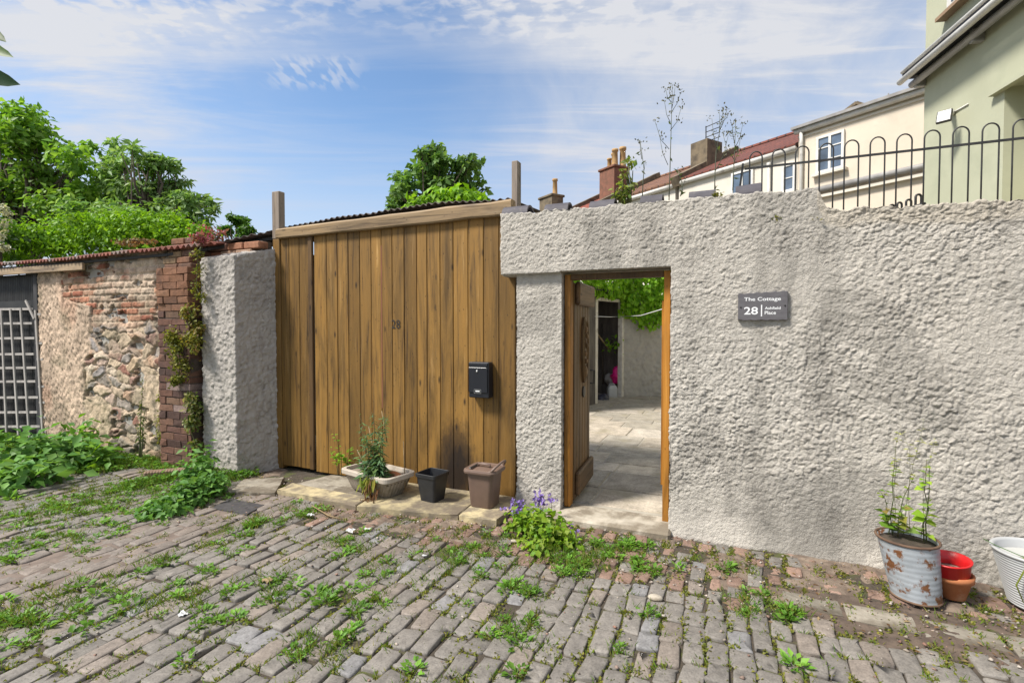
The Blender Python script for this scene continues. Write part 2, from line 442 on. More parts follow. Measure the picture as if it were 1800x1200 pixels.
def M_rooftile(name, c1, c2, c3, t, w=.3, h=.25):
    """clay pantiles; t = flat direction along the eaves"""
    m, nt, N, L, b, out = nodes(name)
    ang = math.atan2(t[1], t[0])
    tc = N('TexCoord'); mp = N('Mapping'); mp.inputs['Rotation'].default_value = (0, 0, -ang); L(tc.outputs['Object'], mp.inputs[0])
    sp = N('SeparateXYZ'); L(mp.outputs[0], sp.inputs[0])
    cb = N('CombineXYZ'); L(sp.outputs['X'], cb.inputs['X'])
    sc = N('Math'); sc.operation = 'MULTIPLY'; sc.inputs[1].default_value = 2.2; L(sp.outputs['Z'], sc.inputs[0]); L(sc.outputs[0], cb.inputs['Y'])
    bk = N('TexBrick'); L(cb.outputs[0], bk.inputs['Vector']); bk.inputs['Scale'].default_value = 1; bk.inputs['Brick Width'].default_value = w; bk.inputs['Row Height'].default_value = h
    bk.inputs['Mortar Size'].default_value = .03; bk.inputs['Color1'].default_value = (*c1, 1); bk.inputs['Color2'].default_value = (*c2, 1); bk.inputs['Mortar'].default_value = (*c3, 1)
    bk.offset = .0
    r = ramp(N, [(.35, .75), (.65, 1.15)]); L(noise(N, L, tc.outputs['Object'], 1.5, 6, .7), r.inputs[0])
    L(mix(N, L, 'MULTIPLY', 1.0, bk.outputs['Color'], r.outputs[0]), b.inputs['Base Color']); b.inputs['Roughness'].default_value = .85
    iv = N('Math'); iv.operation = 'SUBTRACT'; iv.inputs[0].default_value = 1; L(bk.outputs['Fac'], iv.inputs[1])
    bump(N, L, b, iv.outputs[0], .8, .03)
    return m

# ---------------------------------------------------------------- foliage helpers
def lerp_cols(n, cols, jitter=.18):
    cols = np.array(cols, float); k = RNG.integers(0, len(cols), n); k2 = RNG.integers(0, len(cols), n); t = RNG.random((n, 1))
    c = cols[k] * (1 - t) + cols[k2] * t
    return c * (1 + (RNG.random((n, 1)) - .5) * 2 * jitter)

def unit(v): return v / np.maximum(np.linalg.norm(v, axis=-1, keepdims=True), 1e-9)

def leaf_mesh(pos, dirs, norms, length, width, cols, fold=.18):
    """folded four-cornered leaves; all arrays (N,..); returns V,F,col"""
    n = len(pos); dirs = unit(dirs); side = unit(np.cross(dirs, norms)); up = np.cross(side, dirs)
    L = np.asarray(length).reshape(-1, 1) * np.ones((n, 1)); W = np.asarray(width).reshape(-1, 1) * np.ones((n, 1))
    a = pos; b = pos + dirs * L * .45 + side * W * .5 + up * W * fold; c = pos + dirs * L - up * L * .08; d = pos + dirs * L * .45 - side * W * .5 + up * W * fold
    V = np.stack([a, b, c, d], 1).reshape(-1, 3)
    base = np.arange(n)[:, None] * 4
    F = np.concatenate([base + np.array([[0, 1, 2]]), base + np.array([[0, 2, 3]])], 0)
    return V, F, np.repeat(cols, 4, 0)

def leaf_obj(name, parts, mat, parent=None, loc=None):
    V = []; F = []; c = []; b = 0
    for v, f, k in parts:
        V.append(v); F.append(f + b); c.append(k); b += len(v)
    return mesh_np(name, np.concatenate(V), np.concatenate(F), mat, parent, np.concatenate(c), False, loc)

def blob_leaves(center, radii, n, size, cols, nclump=12, spread=.35, shell=.55, aspect=.6, upbias=.5, drop=.0, floor=None, flat=0.0):
    """leaves gathered in clumps through an ellipsoid"""
    center = np.asarray(center, float); radii = np.asarray(radii, float)
    d = unit(RNG.normal(size=(nclump, 3))); r = shell + (1 - shell) * RNG.random((nclump, 1))
    cc = d * r; cs = .6 + .8 * RNG.random((nclump, 1)); tint = .78 + .44 * RNG.random((nclump, 1))
    k = RNG.integers(0, nclump, n)
    o = RNG.normal(size=(n, 3)) * spread * cs[k]
    p = cc[k] + o
    pos = center + p * radii
    if floor is not None: pos[:, 2] = np.maximum(pos[:, 2], floor + RNG.random(n) * .06)
    out = unit(p + o * 1.5)
    nrm = unit(out * .6 + np.array([0, 0, upbias + flat]) + RNG.normal(size=(n, 3)) * .45)
    dr = RNG.normal(size=(n, 3)) + out * .7; dr[:, 2] -= drop
    dr = unit(dr - nrm * np.sum(dr * nrm, 1, keepdims=True))
    s = size * (.6 + .8 * RNG.random(n))
    return leaf_mesh(pos, dr, nrm, s, s * aspect, lerp_cols(n, cols) * tint[k])

GREENS = [(.08, .19, .018), (.13, .27, .028), (.055, .14, .02)]
BRIGHT = [(.18, .36, .015), (.24, .43, .03), (.12, .27, .015)]
DARKG = [(.02, .05, .018), (.035, .08, .025), (.05, .10, .03)]

def tree(name, label, base, cc, radii, n, size, cols, nclump, spread, trunk_r, cat='tree', clumps=None, aspect=.6, drop=.3, group=None):
    t = thing(name, label, cat, base, group)
    base = np.asarray(base, float); cc = np.asarray(cc, float); radii = np.asarray(radii, float)
    if clumps is None:
        d = unit(RNG.normal(size=(nclump, 3))); r = .45 + .55 * RNG.random((nclump, 1)) ** .6
        cl = cc + d * r * radii; cr = np.mean(radii) * spread * (.6 + .8 * RNG.random(nclump))
    else:
        cl = np.array([c[:3] for c in clumps]); cr = np.array([c[3] for c in clumps]); nclump = len(cl)
    mb = MB(); fork = base * .4 + cc * .6; fork[2] = base[2] + (cc[2] - base[2]) * .55
    mb.tube([base, base * .5 + fork * .5 + np.array([.08, 0, 0]), fork, cc], [trunk_r, trunk_r * .8, trunk_r * .65, trunk_r * .3], 9)
    for p in cl:
        s0 = fork + (cc - fork) * RNG.random(); md = s0 * .5 + p * .5 + RNG.normal(size=3) * .1 * np.mean(radii) + np.array([0, 0, .08])
        mb.tube([s0, md, p], [trunk_r * .32, trunk_r * .2, trunk_r * .05], 5)
    mb.build('trunk', BARK, t, True)
    w = cr ** 2; w = w / w.sum(); parts = []
    k = RNG.choice(nclump, n, p=w)
    o = RNG.normal(size=(n, 3)); o = unit(o) * (RNG.random((n, 1)) ** .45)
    o[:, 2] *= .75
    pos = cl[k] + o * cr[k][:, None]
    nrm = unit(o * .7 + np.array([0, 0, .55]) + RNG.normal(size=(n, 3)) * .5)
    dr = RNG.normal(size=(n, 3)) + o; dr[:, 2] -= drop; dr = unit(dr - nrm * np.sum(dr * nrm, 1, keepdims=True))
    s = size * (.45 + 1.1 * RNG.random(n) ** 1.5); tint = (.75 + .5 * RNG.random((nclump, 1)))[k]
    leaf_obj('crown', [leaf_mesh(pos, dr, nrm, s, s * aspect, lerp_cols(n, cols) * tint)], LEAF, t)
    return t

def stem_plant(name, label, cat, base, stems, cols, leaf, group=None, stem_mat=None, stem_r=.004, aspect=.5, flower=None, droop=.3):
    """stems: list of (offset xy, height, lean xy, n leaves, first leaf fraction)"""
    t = thing(name, label, cat, base, group); base = np.asarray(base, float); mb = MB(); parts = []
    for (ox, oy), h, (lx, ly), n, f0 in stems:
        p0 = base + np.array([ox, oy, 0]); pts = []
        for k in range(6):
            u = k / 5; pts.append(p0 + np.array([lx * u * u, ly * u * u, h * u]) + (RNG.normal(size=3) * .006 if 0 < k else 0))
        mb.tube(pts, [stem_r * (1 - .7 * k / 5) for k in range(6)], 5)
        if n:
            u = f0 + (1 - f0) * np.sort(RNG.random(n)); idx = u * 5; i = np.minimum(idx.astype(int), 4); fr = (idx - i)[:, None]
            A = np.array(pts); pos = A[i] * (1 - fr) + A[i + 1] * fr
            an = np.arange(n) * 2.4 + RNG.random(n); dr = np.stack([np.cos(an), np.sin(an), .35 - droop * RNG.random(n) * 2], 1)
            nrm = np.stack([RNG.normal(size=n) * .3, RNG.normal(size=n) * .3, np.ones(n)], 1)
            s = leaf * (1.15 - .75 * u) * (.7 + .6 * RNG.random(n))
            parts.append(leaf_mesh(pos, dr, nrm, s, s * aspect, lerp_cols(n, cols)))
    mb.build('stem', stem_mat or STEM, t, True)
    if parts: leaf_obj('foliage', parts, LEAF, t)
    return t

def bush(name, label, cat, base, blobs, cols, group=None, stems=True):
    """blobs: (centre, radii, n, size, clumps)"""
    t = thing(name, label, cat, base, group)
    if stems:
        mb = MB()
        for c, r, n, s, k in blobs:
            for j in range(4):
                e = np.asarray(c) + RNG.normal(size=3) * np.asarray(r) * .35
                b0 = np.array([c[0] + RNG.normal() * r[0] * .2, c[1] + RNG.normal() * r[1] * .2, min(base[2], c[2] - r[2])])
                mb.tube([b0, (b0 + e) / 2 + RNG.normal(size=3) * .02, e], [.008, .006, .003], 5)
        mb.build('stem', STEM, t, True)
    leaf_obj('foliage', [blob_leaves(c, r, n, s, cols, k, floor=base[2]) for c, r, n, s, k in blobs], LEAF, t)
    return t

# ================================================================ THE GROUND
def gz(x, y):
    return 0.0

mb = MB(); mb.add([(-260, -200, -.05), (260, -200, -.05), (260, 300, -.05), (-260, 300, -.05)], [(0, 1, 2, 3)])
struct(mb.build('ground', M_simple('rough_ground', (.10, .085, .055), (.06, .065, .03), .6, .95, bs=.4, bscale=4)))

# soil bed in which the setts lie (moss and dirt in the joints)
def lane_bed():
    nx, ny = 220, 90
    X, Y = np.meshgrid(np.linspace(-13, 4.5, nx), np.linspace(-6, .3, ny))
    Z = -.011 + (fbm(np.stack([X.ravel() * 3, Y.ravel() * 3, X.ravel() * 0], 1), 4) - .5) * .016
    V = np.stack([X.ravel(), Y.ravel(), Z], 1)
    i = np.arange(nx * ny).reshape(ny, nx)
    F = np.stack([i[:-1, :-1], i[:-1, 1:], i[1:, 1:], i[1:, :-1]], -1).reshape(-1, 4)
    m = M_simple('joint_soil', (.075, .058, .042), (.045, .036, .025), 14, .95, bs=.9, bscale=50, bdist=.012, c3=(.075, .085, .02), s3=4.2, t3=(.52, .64))
    return struct(mesh_np('lane_soil', V, F, m, smooth=True))
lane_bed()

JOINTS = []
def setts():
    V = []; F = []; col = []
    n_out = 12
    ang = np.arange(n_out) * 2 * PI / n_out + PI / n_out
    def squ(a, e=.2):
        c, s = np.cos(a), np.sin(a); return np.sign(c) * np.abs(c) ** e, np.sign(s) * np.abs(s) ** e
    sx, sy = squ(ang)
    x = -11.5; ci = 0
    while x < 3.6:
        w = random.uniform(.092, .122); long = x < -2.6
        y = -5.6 + random.uniform(0, .2)
        xc = x + w / 2
        while y < -.02:
            L = random.uniform(.135, .20) if not long else random.uniform(.15, .24)
            if y > -.8 and -3.2 < x: L = random.uniform(.11, .17)
            yc = y + L / 2
            wob = .035 * math.sin(yc * 1.3 + x * .35) + .02 * math.sin(yc * 2.9 + x)
            cx, cy = xc + wob, yc
            skip = (cy > -.33 and -4.7 < cx < -1.6) or (cx > .22 and -.90 < cy < -.56)
            near = (cy > -.85 and -3.2 < cx < .3) or (cy > -.6 and cx > .2)
            track = (-4.2 < cx < -3.4 and cy > -2.7)
            if cx < -4.2 and cy > -.25: skip = True
            if random.random() < (.10 if near else .012): skip = True
            if not skip:
                g = .0030 if not near else .009
                hx, hy = w / 2 - g - random.uniform(0, .003), L / 2 - g - random.uniform(0, .004)
                jit = RNG.normal(size=(n_out, 2)) * .0036 + np.stack([np.sign(sx) * random.gauss(0, .003) , np.sign(sy) * random.gauss(0, .005)], 1)
                ox = sx * hx + jit[:, 0]; oy = sy * hy + jit[:, 1]
                tiltx, tilty = random.gauss(0, .03), random.gauss(0, .024); dz = random.gauss(0, .004) - (random.uniform(0, .015) if near else 0)
                sk = random.gauss(0, .05)
                rings = []
                for sc, z in ((1.0, -.05), (1.0, -.007), (.965, -.0005), (.87, .0025), (.45, .0035)):
                    px = ox * sc; py = oy * sc
                    pz = z + dz + px * tiltx + py * tilty + (RNG.normal(size=n_out) * .0013 if sc < 1 else 0)
                    rings.append(np.stack([cx + px + py * sk, cy + py - px * sk, pz], 1))
                b = sum(len(v) for v in V) if False else setts.nv
                vv = np.concatenate(rings + [np.array([[cx, cy, .004 + dz]])])
                V.append(vv); setts.nv += len(vv)
                for r in range(4):
                    for k in range(n_out):
                        k2 = (k + 1) % n_out; F.append((b + r * n_out + k, b + r * n_out + k2, b + (r + 1) * n_out + k2, b + (r + 1) * n_out + k))
                for k in range(n_out): F.append((b + 4 * n_out + k, b + 4 * n_out + (k + 1) % n_out, b + 5 * n_out))
                t = random.random()
                if near and random.random() < .75: c = np.array((.255, .165, .125)) * random.uniform(.7, 1.15)
                elif t < .05: c = np.array((.21, .203, .20)) * random.uniform(.9, 1.15)
                elif t < .22: c = np.array((.238, .20, .168)) * random.uniform(.8, 1.1)
                else: c = np.array((.212, .192, .169)) * random.uniform(.82, 1.12)
                if track: c = c * .5 + np.array((.22, .175, .145)) * .5
                col.append(np.repeat(c[None], len(vv), 0))
            JOINTS.append((cx + random.choice((-.5, .5)) * w, cy + random.uniform(-.5, .5) * L))
            JOINTS.append((cx + random.uniform(-.5, .5) * w, y))
            y += L
        x += w; ci += 1
    V = np.concatenate(V); col = np.concatenate(col)
    struct(mesh_np('cobbled_lane', V, F, SETT, None, col, True))
setts.nv = 0
setts()

# ================================================================ ROUGH CAST WALL WITH DOORWAY
def displace(V, F, cell, amp, s=0, extra=None, lean=None):
    n = np.zeros_like(V)
    fn = np.cross(V[F[:, 2]] - V[F[:, 0]], V[F[:, 3]] - V[F[:, 1]])
    for k in range(4): np.add.at(n, F[:, k], fn)
    n = unit(n)
    h = flakes(V, cell, s) * .75 + fbm(V / (cell * .3), 2, s + 40) * .35 + (fbm(V / .30, 3, s + 60) - .5) * 1.0 + (fbm(V / .08, 3, s + 80) - .5) * .6
    if extra is not None: h = h + extra
    h = h - h.mean()
    return V + n * (h * amp)[:, None], h

WX0, WX1, DX0, DX1, LINT = -1.75, 3.3, -1.24, -.405, 1.94
PIERX = -1.63
def wall_top(x):
    left = 2.425 - .012 * (x + 1.75)
    right = 2.262 - .03 * (x - .6)
    s = np.clip((x - .50) / .05, 0, 1)
    h = left * (1 - s) + right * s
    q = np.stack([x * 5, x * 0, x * 0], 1)
    return h + (fbm(q * 2.2, 4, 5) - .5) * np.where(x < .5, .035, .075)

def big_wall():
    st = .0054; nz = int(2.42 / st)
    xs = np.concatenate([np.arange(WX0, 1.92, st), np.arange(1.92, WX1, .016)]); nx = len(xs) - 1; zs = -.06 + np.arange(nz + 1) * (2.48 / nz)
    cxm = (xs[:-1] + xs[1:]) / 2; czm = zs[:-1] + st / 2
    M = np.ones((nx, nz), bool)
    door = (cxm[:, None] > DX0) & (cxm[:, None] < DX1) & (czm[None] < LINT)
    M &= ~door
    M &= ~((cxm[:, None] < PIERX) & (czm[None] < LINT - .02))
    top = wall_top(xs)
    X, Z = np.meshgrid(xs, zs, indexing='ij')
    Zw = np.where(Z > LINT, LINT + (Z - LINT) * ((top[:, None] - LINT) / (2.42 - LINT)), Z)
    thick = .27
    Yf = np.zeros_like(X)
    Yf += np.where((X < DX0 + .02) & (Z < LINT - .01), .05, 0)          # the slim pier stands back under the lintel
    Yf += -.04 * np.clip(1 - Z / .25, 0, 1) ** 2                          # splayed foot
    idx = np.arange((nx + 1) * (nz + 1)).reshape(nx + 1, nz + 1)
    V = [np.stack([X.ravel(), Yf.ravel(), Zw.ravel()], 1)]
    ii, jj = np.nonzero(M)
    F = [np.stack([idx[ii, jj], idx[ii + 1, jj], idx[ii + 1, jj + 1], idx[ii, jj + 1]], 1)]
    # sides
    K = 11; cnt = V[0].shape[0]; extraV = []; sides = []; cache = {}
    ys = np.linspace(0, 1, K + 1)[1:]
    def col_of(i, j):
        nonlocal cnt
        if (i, j) not in cache:
            ids = [idx[i, j]]; y0 = Yf[i, j]
            for u in ys:
                extraV.append((X[i, j], y0 + (thick - y0) * u, Zw[i, j])); ids.append(cnt); cnt += 1
            cache[(i, j)] = ids
        return cache[(i, j)]
    Mp = np.pad(M, 1)
    for i, j in zip(ii, jj):
        for (di, dj), (a, b) in (((-1, 0), ((i, j + 1), (i, j))), ((1, 0), ((i + 1, j), (i + 1, j + 1))), ((0, -1), ((i, j), (i + 1, j))), ((0, 1), ((i + 1, j + 1), (i, j + 1)))):
            if not Mp[i + 1 + di, j + 1 + dj]:
                A, B = col_of(*a), col_of(*b)
                for k in range(K): sides.append((B[k], A[k], A[k + 1], B[k + 1]))
    V = np.concatenate([V[0], np.array(extraV)]); F = np.concatenate([F[0], np.array(sides)])
    used = np.unique(F); rm = -np.ones(len(V), int); rm[used] = np.arange(len(used)); V = V[used]; F = rm[F]
    x, y, z = V.T
    # areas where the cast is smoother or has been patched
    sm = fbm(V * np.array([1.1, 1, 1.1]), 3, 77)
    amp = .0135 * (.5 + .75 * np.clip((sm - .36) / .26, 0, 1))
    lin = (x < 1.0) & (z > 1.9)
    amp = np.where(x < .55, np.maximum(amp, .0115 * np.clip((z - 1.75) / .3, 0, 1)), amp)
    amp = np.where((x < DX0 + .02) & (z < LINT), np.maximum(amp * .8, .0085), amp)
    amp = np.where((y > .12) & (np.abs(z - LINT) > .02), amp * .5, amp)
    V2, h = displace(V, F, .0168, 1.0, 3)
    V = V + (V2 - V) * amp[:, None]
    # low spots of the relief made darker, in patches chosen by noise
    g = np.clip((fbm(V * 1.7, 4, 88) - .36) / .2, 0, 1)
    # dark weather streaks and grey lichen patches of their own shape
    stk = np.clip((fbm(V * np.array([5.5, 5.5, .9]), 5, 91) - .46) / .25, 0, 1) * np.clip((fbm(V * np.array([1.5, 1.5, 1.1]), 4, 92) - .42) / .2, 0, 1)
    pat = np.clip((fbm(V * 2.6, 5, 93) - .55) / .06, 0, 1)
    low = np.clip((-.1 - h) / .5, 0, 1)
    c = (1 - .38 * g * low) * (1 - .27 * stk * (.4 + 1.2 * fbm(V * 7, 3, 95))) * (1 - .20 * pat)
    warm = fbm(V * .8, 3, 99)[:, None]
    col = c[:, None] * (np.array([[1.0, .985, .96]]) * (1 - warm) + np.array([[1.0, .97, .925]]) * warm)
    # the ragged top is brown old mortar on the right
    tb = np.clip((z - (wall_top(x) - .10 - .05 * fbm(V * 9, 2, 12))) / .03, 0, 1) * (x > .5)
    col = col * (1 - tb[:, None]) + np.array([[.95, .90, .82]]) * tb[:, None]
    root = thing('rendered_wall', 'pale grey rough cast lane wall with open doorway and slate plaque', 'wall', (DX1, .13, 0))
    mesh_np('wall_render', V, F, RENDER, root, col, False)
    # back face
    mb = MB(); T = .268
    for x0, x1, z0, z1 in ((PIERX, DX0, 0, LINT), (WX0, DX1, LINT, 2.40), (DX1, WX1, 0, 2.2)):
        mb.add([(x0, T, z0), (x1, T, z0), (x1, T, z1), (x0, T, z1)], [(0, 3, 2, 1)])
    mb.build('back_render', RENDER_YARD, root)
    return root
WALL = big_wall()

# ridge tiles bedded along the top
def ridge_tile(mb, x0, x1, y, z, r=.085, tilt=0.0):
    n = 14; rings = []
    for xx, dz in ((x0, 0), (x1, tilt)):
        o = [(xx, y + r * math.cos(PI * k / n), z + dz + r * math.sin(PI * k / n)) for k in range(n + 1)]
        i = [(xx, y + (r - .016) * math.cos(PI * k / n), z + dz + (r - .016) * math.sin(PI * k / n) - .001) for k in range(n, -1, -1)]
        rings.append(o + i)
    mb.loft(rings)
for pa, pb, py, tl in ((889, 933, 371, .0), (962, 1003, 363, .0), (1040, 1083, 357, .005), (1128, 1166, 349, 0), (1212, 1258, 344, .0), (1293, 1337, 336, .01)):
    a, b = P(pa, py, .11), P(pb, py, .11)
    zt = float(wall_top(np.array([a[0]]))[0])
    mb = MB(); ridge_tile(mb, a[0], b[0], .11, zt - .008 - random.uniform(0, .012), .088, tl); mb.build('ridge_tile', TILE_GREY, WALL, False)

# door frame and leaf
fy0, fy1 = .10, .19
mb = MB(); mb.col = (.3, .5, .2)
fl, fr, ft = DX0 + .005, DX1 - .012, LINT - .02
mb.box((fl + .024, (fy0 + fy1) / 2, (ft + .05) / 2), (.048, fy1 - fy0, ft - .05), bev=.004); mb.build('frame_post', WOOD_FRAME, WALL)
mb = MB(); mb.col = (.7, .1, .6)
mb.box((fr - .024, (fy0 + fy1) / 2, (ft + .04) / 2), (.048, fy1 - fy0, ft - .04), bev=.004)
mb.box((fr - .058, fy1 - .02, (ft + .24) / 2 - .08), (.02, .035, ft - .52), bev=.003); mb.build('frame_post', WOOD_FRAME, WALL)
mb = MB(); mb.col = (.1, .9, .6); mb.box(((fl + fr) / 2, (fy0 + fy1) / 2 + .001, ft - .02), (fr - fl - .097, fy1 - fy0 - .004, .045), bev=.004); mb.build('frame_head', WOOD_DOOR, WALL)

def door_leaf():
    hx, hy = fl + .030, fy1 + .01
    leaf = []; Ld = .66; z0, z1 = .065, 1.865; th = .045
    mb = MB()
    n = 6
    for k in range(n):
        y0 = hy + Ld * k / n; y1 = hy + Ld * (k + 1) / n
        mb.col = (random.random(), random.random(), random.random())
        mb.box((hx, (y0 + y1) / 2, (z0 + z1) / 2), (th, y1 - y0 - .004, z1 - z0), bev=.006)
    door = mb.build('door', WOOD_DOOR, WALL, False, (hx - WALL.location[0], hy - WALL.location[1], 0))
    mb = MB(); mb.col = (.6, .3, .4); mb.box((hx + th / 2 + .02, hy + Ld / 2 + .03, z1 - .085), (.04, Ld - .0, .19), bev=.012); mb.build('ledge_board', WOOD_DOOR_Y, door)
    mb = MB(); mb.col = (.2, .8, .4); mb.box((hx + th / 2 + .02, hy + Ld / 2 + .02, z0 + .13), (.04, Ld - .04, .19), bev=.012); mb.build('ledge_board', WOOD_DOOR_Y, door)
    # carved tall panel with rounded foot
    mb = MB(); cx = hx + th / 2; cy = hy + .36; n = 26
    def ring(w, hh, x):
        o = []
        for k in range(n):
            a = 2 * PI * k / n; c, s = math.cos(a), math.sin(a)
            o.append((x, cy + w * (abs(c) ** .7) * (1 if c > 0 else -1) * (1 if s > -.4 else .86), 1.30 + hh * s))
        return o
    mb.col = (.2, .4, .7); mb.loft([ring(.115, .29, cx), ring(.115, .29, cx + .02), ring(.09, .26, cx + .032), ring(.075, .24, cx + .018)])
    mb.build('carved_panel', WOOD_DOOR, door)
    mb = MB()
    for dy, dz, r in ((0, -.19, .038), (.02, -.10, .018), (-.02, .0, .016), (.03, .06, .02), (-.035, .10, .02), (.035, .14, .022), (0, .19, .02)):
        mb.lathe([(0, .022), (r * .7, .018), (r, .004), (r, 0)], (0, 0, 0), 12)
    v = []
    q = MB()
    for dy, dz, r in ((0, -.19, .04), (.015, -.10, .018), (-.02, -.03, .02), (.03, .04, .02), (-.035, .08, .024), (.035, .12, .024), (0, .18, .026)):
        pr = [(r, 0), (r * .9, .012), (r * .5, .02), (.0, .018)]
        q.lathe([(a, b) for a, b in pr], (0, 0, 0), 12, fn=lambda a, b, an, dy=dy, dz=dz: (cx + .018 + b, cy + dy + a * math.cos(an), 1.30 + dz + a * 1.3 * math.sin(an)))
    q.build('carved_relief', WOOD_DOOR_Y, door, True)
    mb = MB(); mb.lathe([(.05, 0), (.05, .012), (.02, .016), (0, .016)], n=16, fn=lambda a, b, an: (cx + b, cy + a * math.cos(an), .93 + a * math.sin(an))); mb.build('latch_plate', BLACKMETAL, door)
    mb = MB()
    mb.tube([(cx + .012, hy + .62, .98), (cx + .05, hy + .62, .98), (cx + .05, hy + .62, 1.1), (cx + .012, hy + .62, 1.1)], .008, 8); mb.build('handle', BLACKMETAL, door)
    door.rotation_euler = (0, 0, math.radians(3.5))
door_leaf()

# threshold step
mb = MB(); mb.col = (1, 1, 1)
mb.box(((DX0 + DX1) / 2 - .01, .045, .0), (DX1 - DX0 + .06, .34, .085), bev=.015)
tag(mb.build('doorstep', PALE_STONE, loc=((DX0 + DX1) / 2, -.05, 0)), 'pale worn stone doorstep across the open doorway', 'step')

# ================================================================ SLATE NAME SIGN
def text_mesh(txt, size, ext=.001, off=.016):
    cu = bpy.data.curves.new('lettering', 'FONT'); cu.body = txt; cu.size = size; cu.extrude = ext; cu.offset = off; cu.resolution_u = 4
    o = bpy.data.objects.new('lettering', cu); C.objects.link(o)
    dg = bpy.context.evaluated_depsgraph_get(); me = bpy.data.meshes.new_from_object(o.evaluated_get(dg))
    bpy.data.objects.remove(o); return me

def place_text(name, txt, p, width, height, mat, parent, ext=.001, bold=.016):
    """lettering on a plane facing -Y, lower-left corner p"""
    me = text_mesh(txt, 1.0, 0.0, bold)
    co = np.zeros(len(me.vertices) * 3); me.vertices.foreach_get('co', co); co = co.reshape(-1, 3)
    mn, mx = co.min(0), co.max(0)
    X = (co[:, 0] - mn[0]) / (mx[0] - mn[0]) * width; Z = (co[:, 1] - mn[1]) / (mx[1] - mn[1]) * height
    F = [list(pl.vertices) for pl in me.polygons]
    V = np.stack([p[0] + X, np.full(len(X), p[1]), p[2] + Z], 1)
    return mesh_np(name, V, F, mat, parent)

def sign():
    a, b = P(1297, 563, -.02), P(1385, 511, -.02)
    x0, x1, z0, z1 = a[0], b[0], a[2], b[2]
    W, H = x1 - x0, z1 - z0; y = -.028
    t = thing('name_plaque', 'dark slate house name plaque with white lettering on rough cast wall', 'sign', ((x0 + x1) / 2, y, z0))
    n = 40; top = [(x0 + W * k / n, z1 - .012 * (1 - k / n) + .0022 * math.sin(k * .9) + random.uniform(-.001, .001)) for k in range(n + 1)]
    bot = [(x0 + W * k / n, z0 + .002 * math.sin(k * .7 + 1) + random.uniform(-.0015, .0015)) for k in range(n, -1, -1)]
    poly = [(x, y, z) for x, z in top] + [(x, y, z) for x, z in bot]
    mb = MB(); ins = []
    cxm, czm = (x0 + x1) / 2, (z0 + z1) / 2
    r1 = [(x, y + .006, z) for x, _, z in poly]; r0 = [(cxm + (x - cxm) * .985, y, czm + (z - czm) * .97) for x, _, z in poly]; r2 = [(x, y + .028, z) for x, _, z in poly]
    mb.loft([r2, r1, r0]); mb.build('slate', SLATE, t)
    yy = y - .0012
    U = lambda u, v: (x0 + W * u, yy, z0 + H * v)     # fractions of the plaque
    place_text('lettering', 'The Cottage', U(.125, .635), W * .74, H * .165, LETTER, t)
    place_text('lettering', '28', U(.125, .20), W * .285, H * .265, LETTER, t)
    place_text('lettering', 'Ashfield', U(.545, .37), W * .315, H * .095, LETTER, t)
    place_text('lettering', 'Place', U(.545, .20), W * .225, H * .118, LETTER, t)
    mb = MB(); mb.box((x0 + W * .482, yy, z0 + H * .335), (W * .024, .001, H * .40)); mb.build('divider_bar', LETTER, t)
    for u, v in ((.055, .46), (.945, .50)):
        mb = MB(); mb.lathe([(.0055, 0), (.0055, .003), (.002, .004), (0, .004)], n=12, fn=lambda a, b, an: (x0 + W * u + a * math.cos(an), y - b, z0 + H * v + a * math.sin(an))); mb.build('screw', BLACKMETAL, t)
sign()

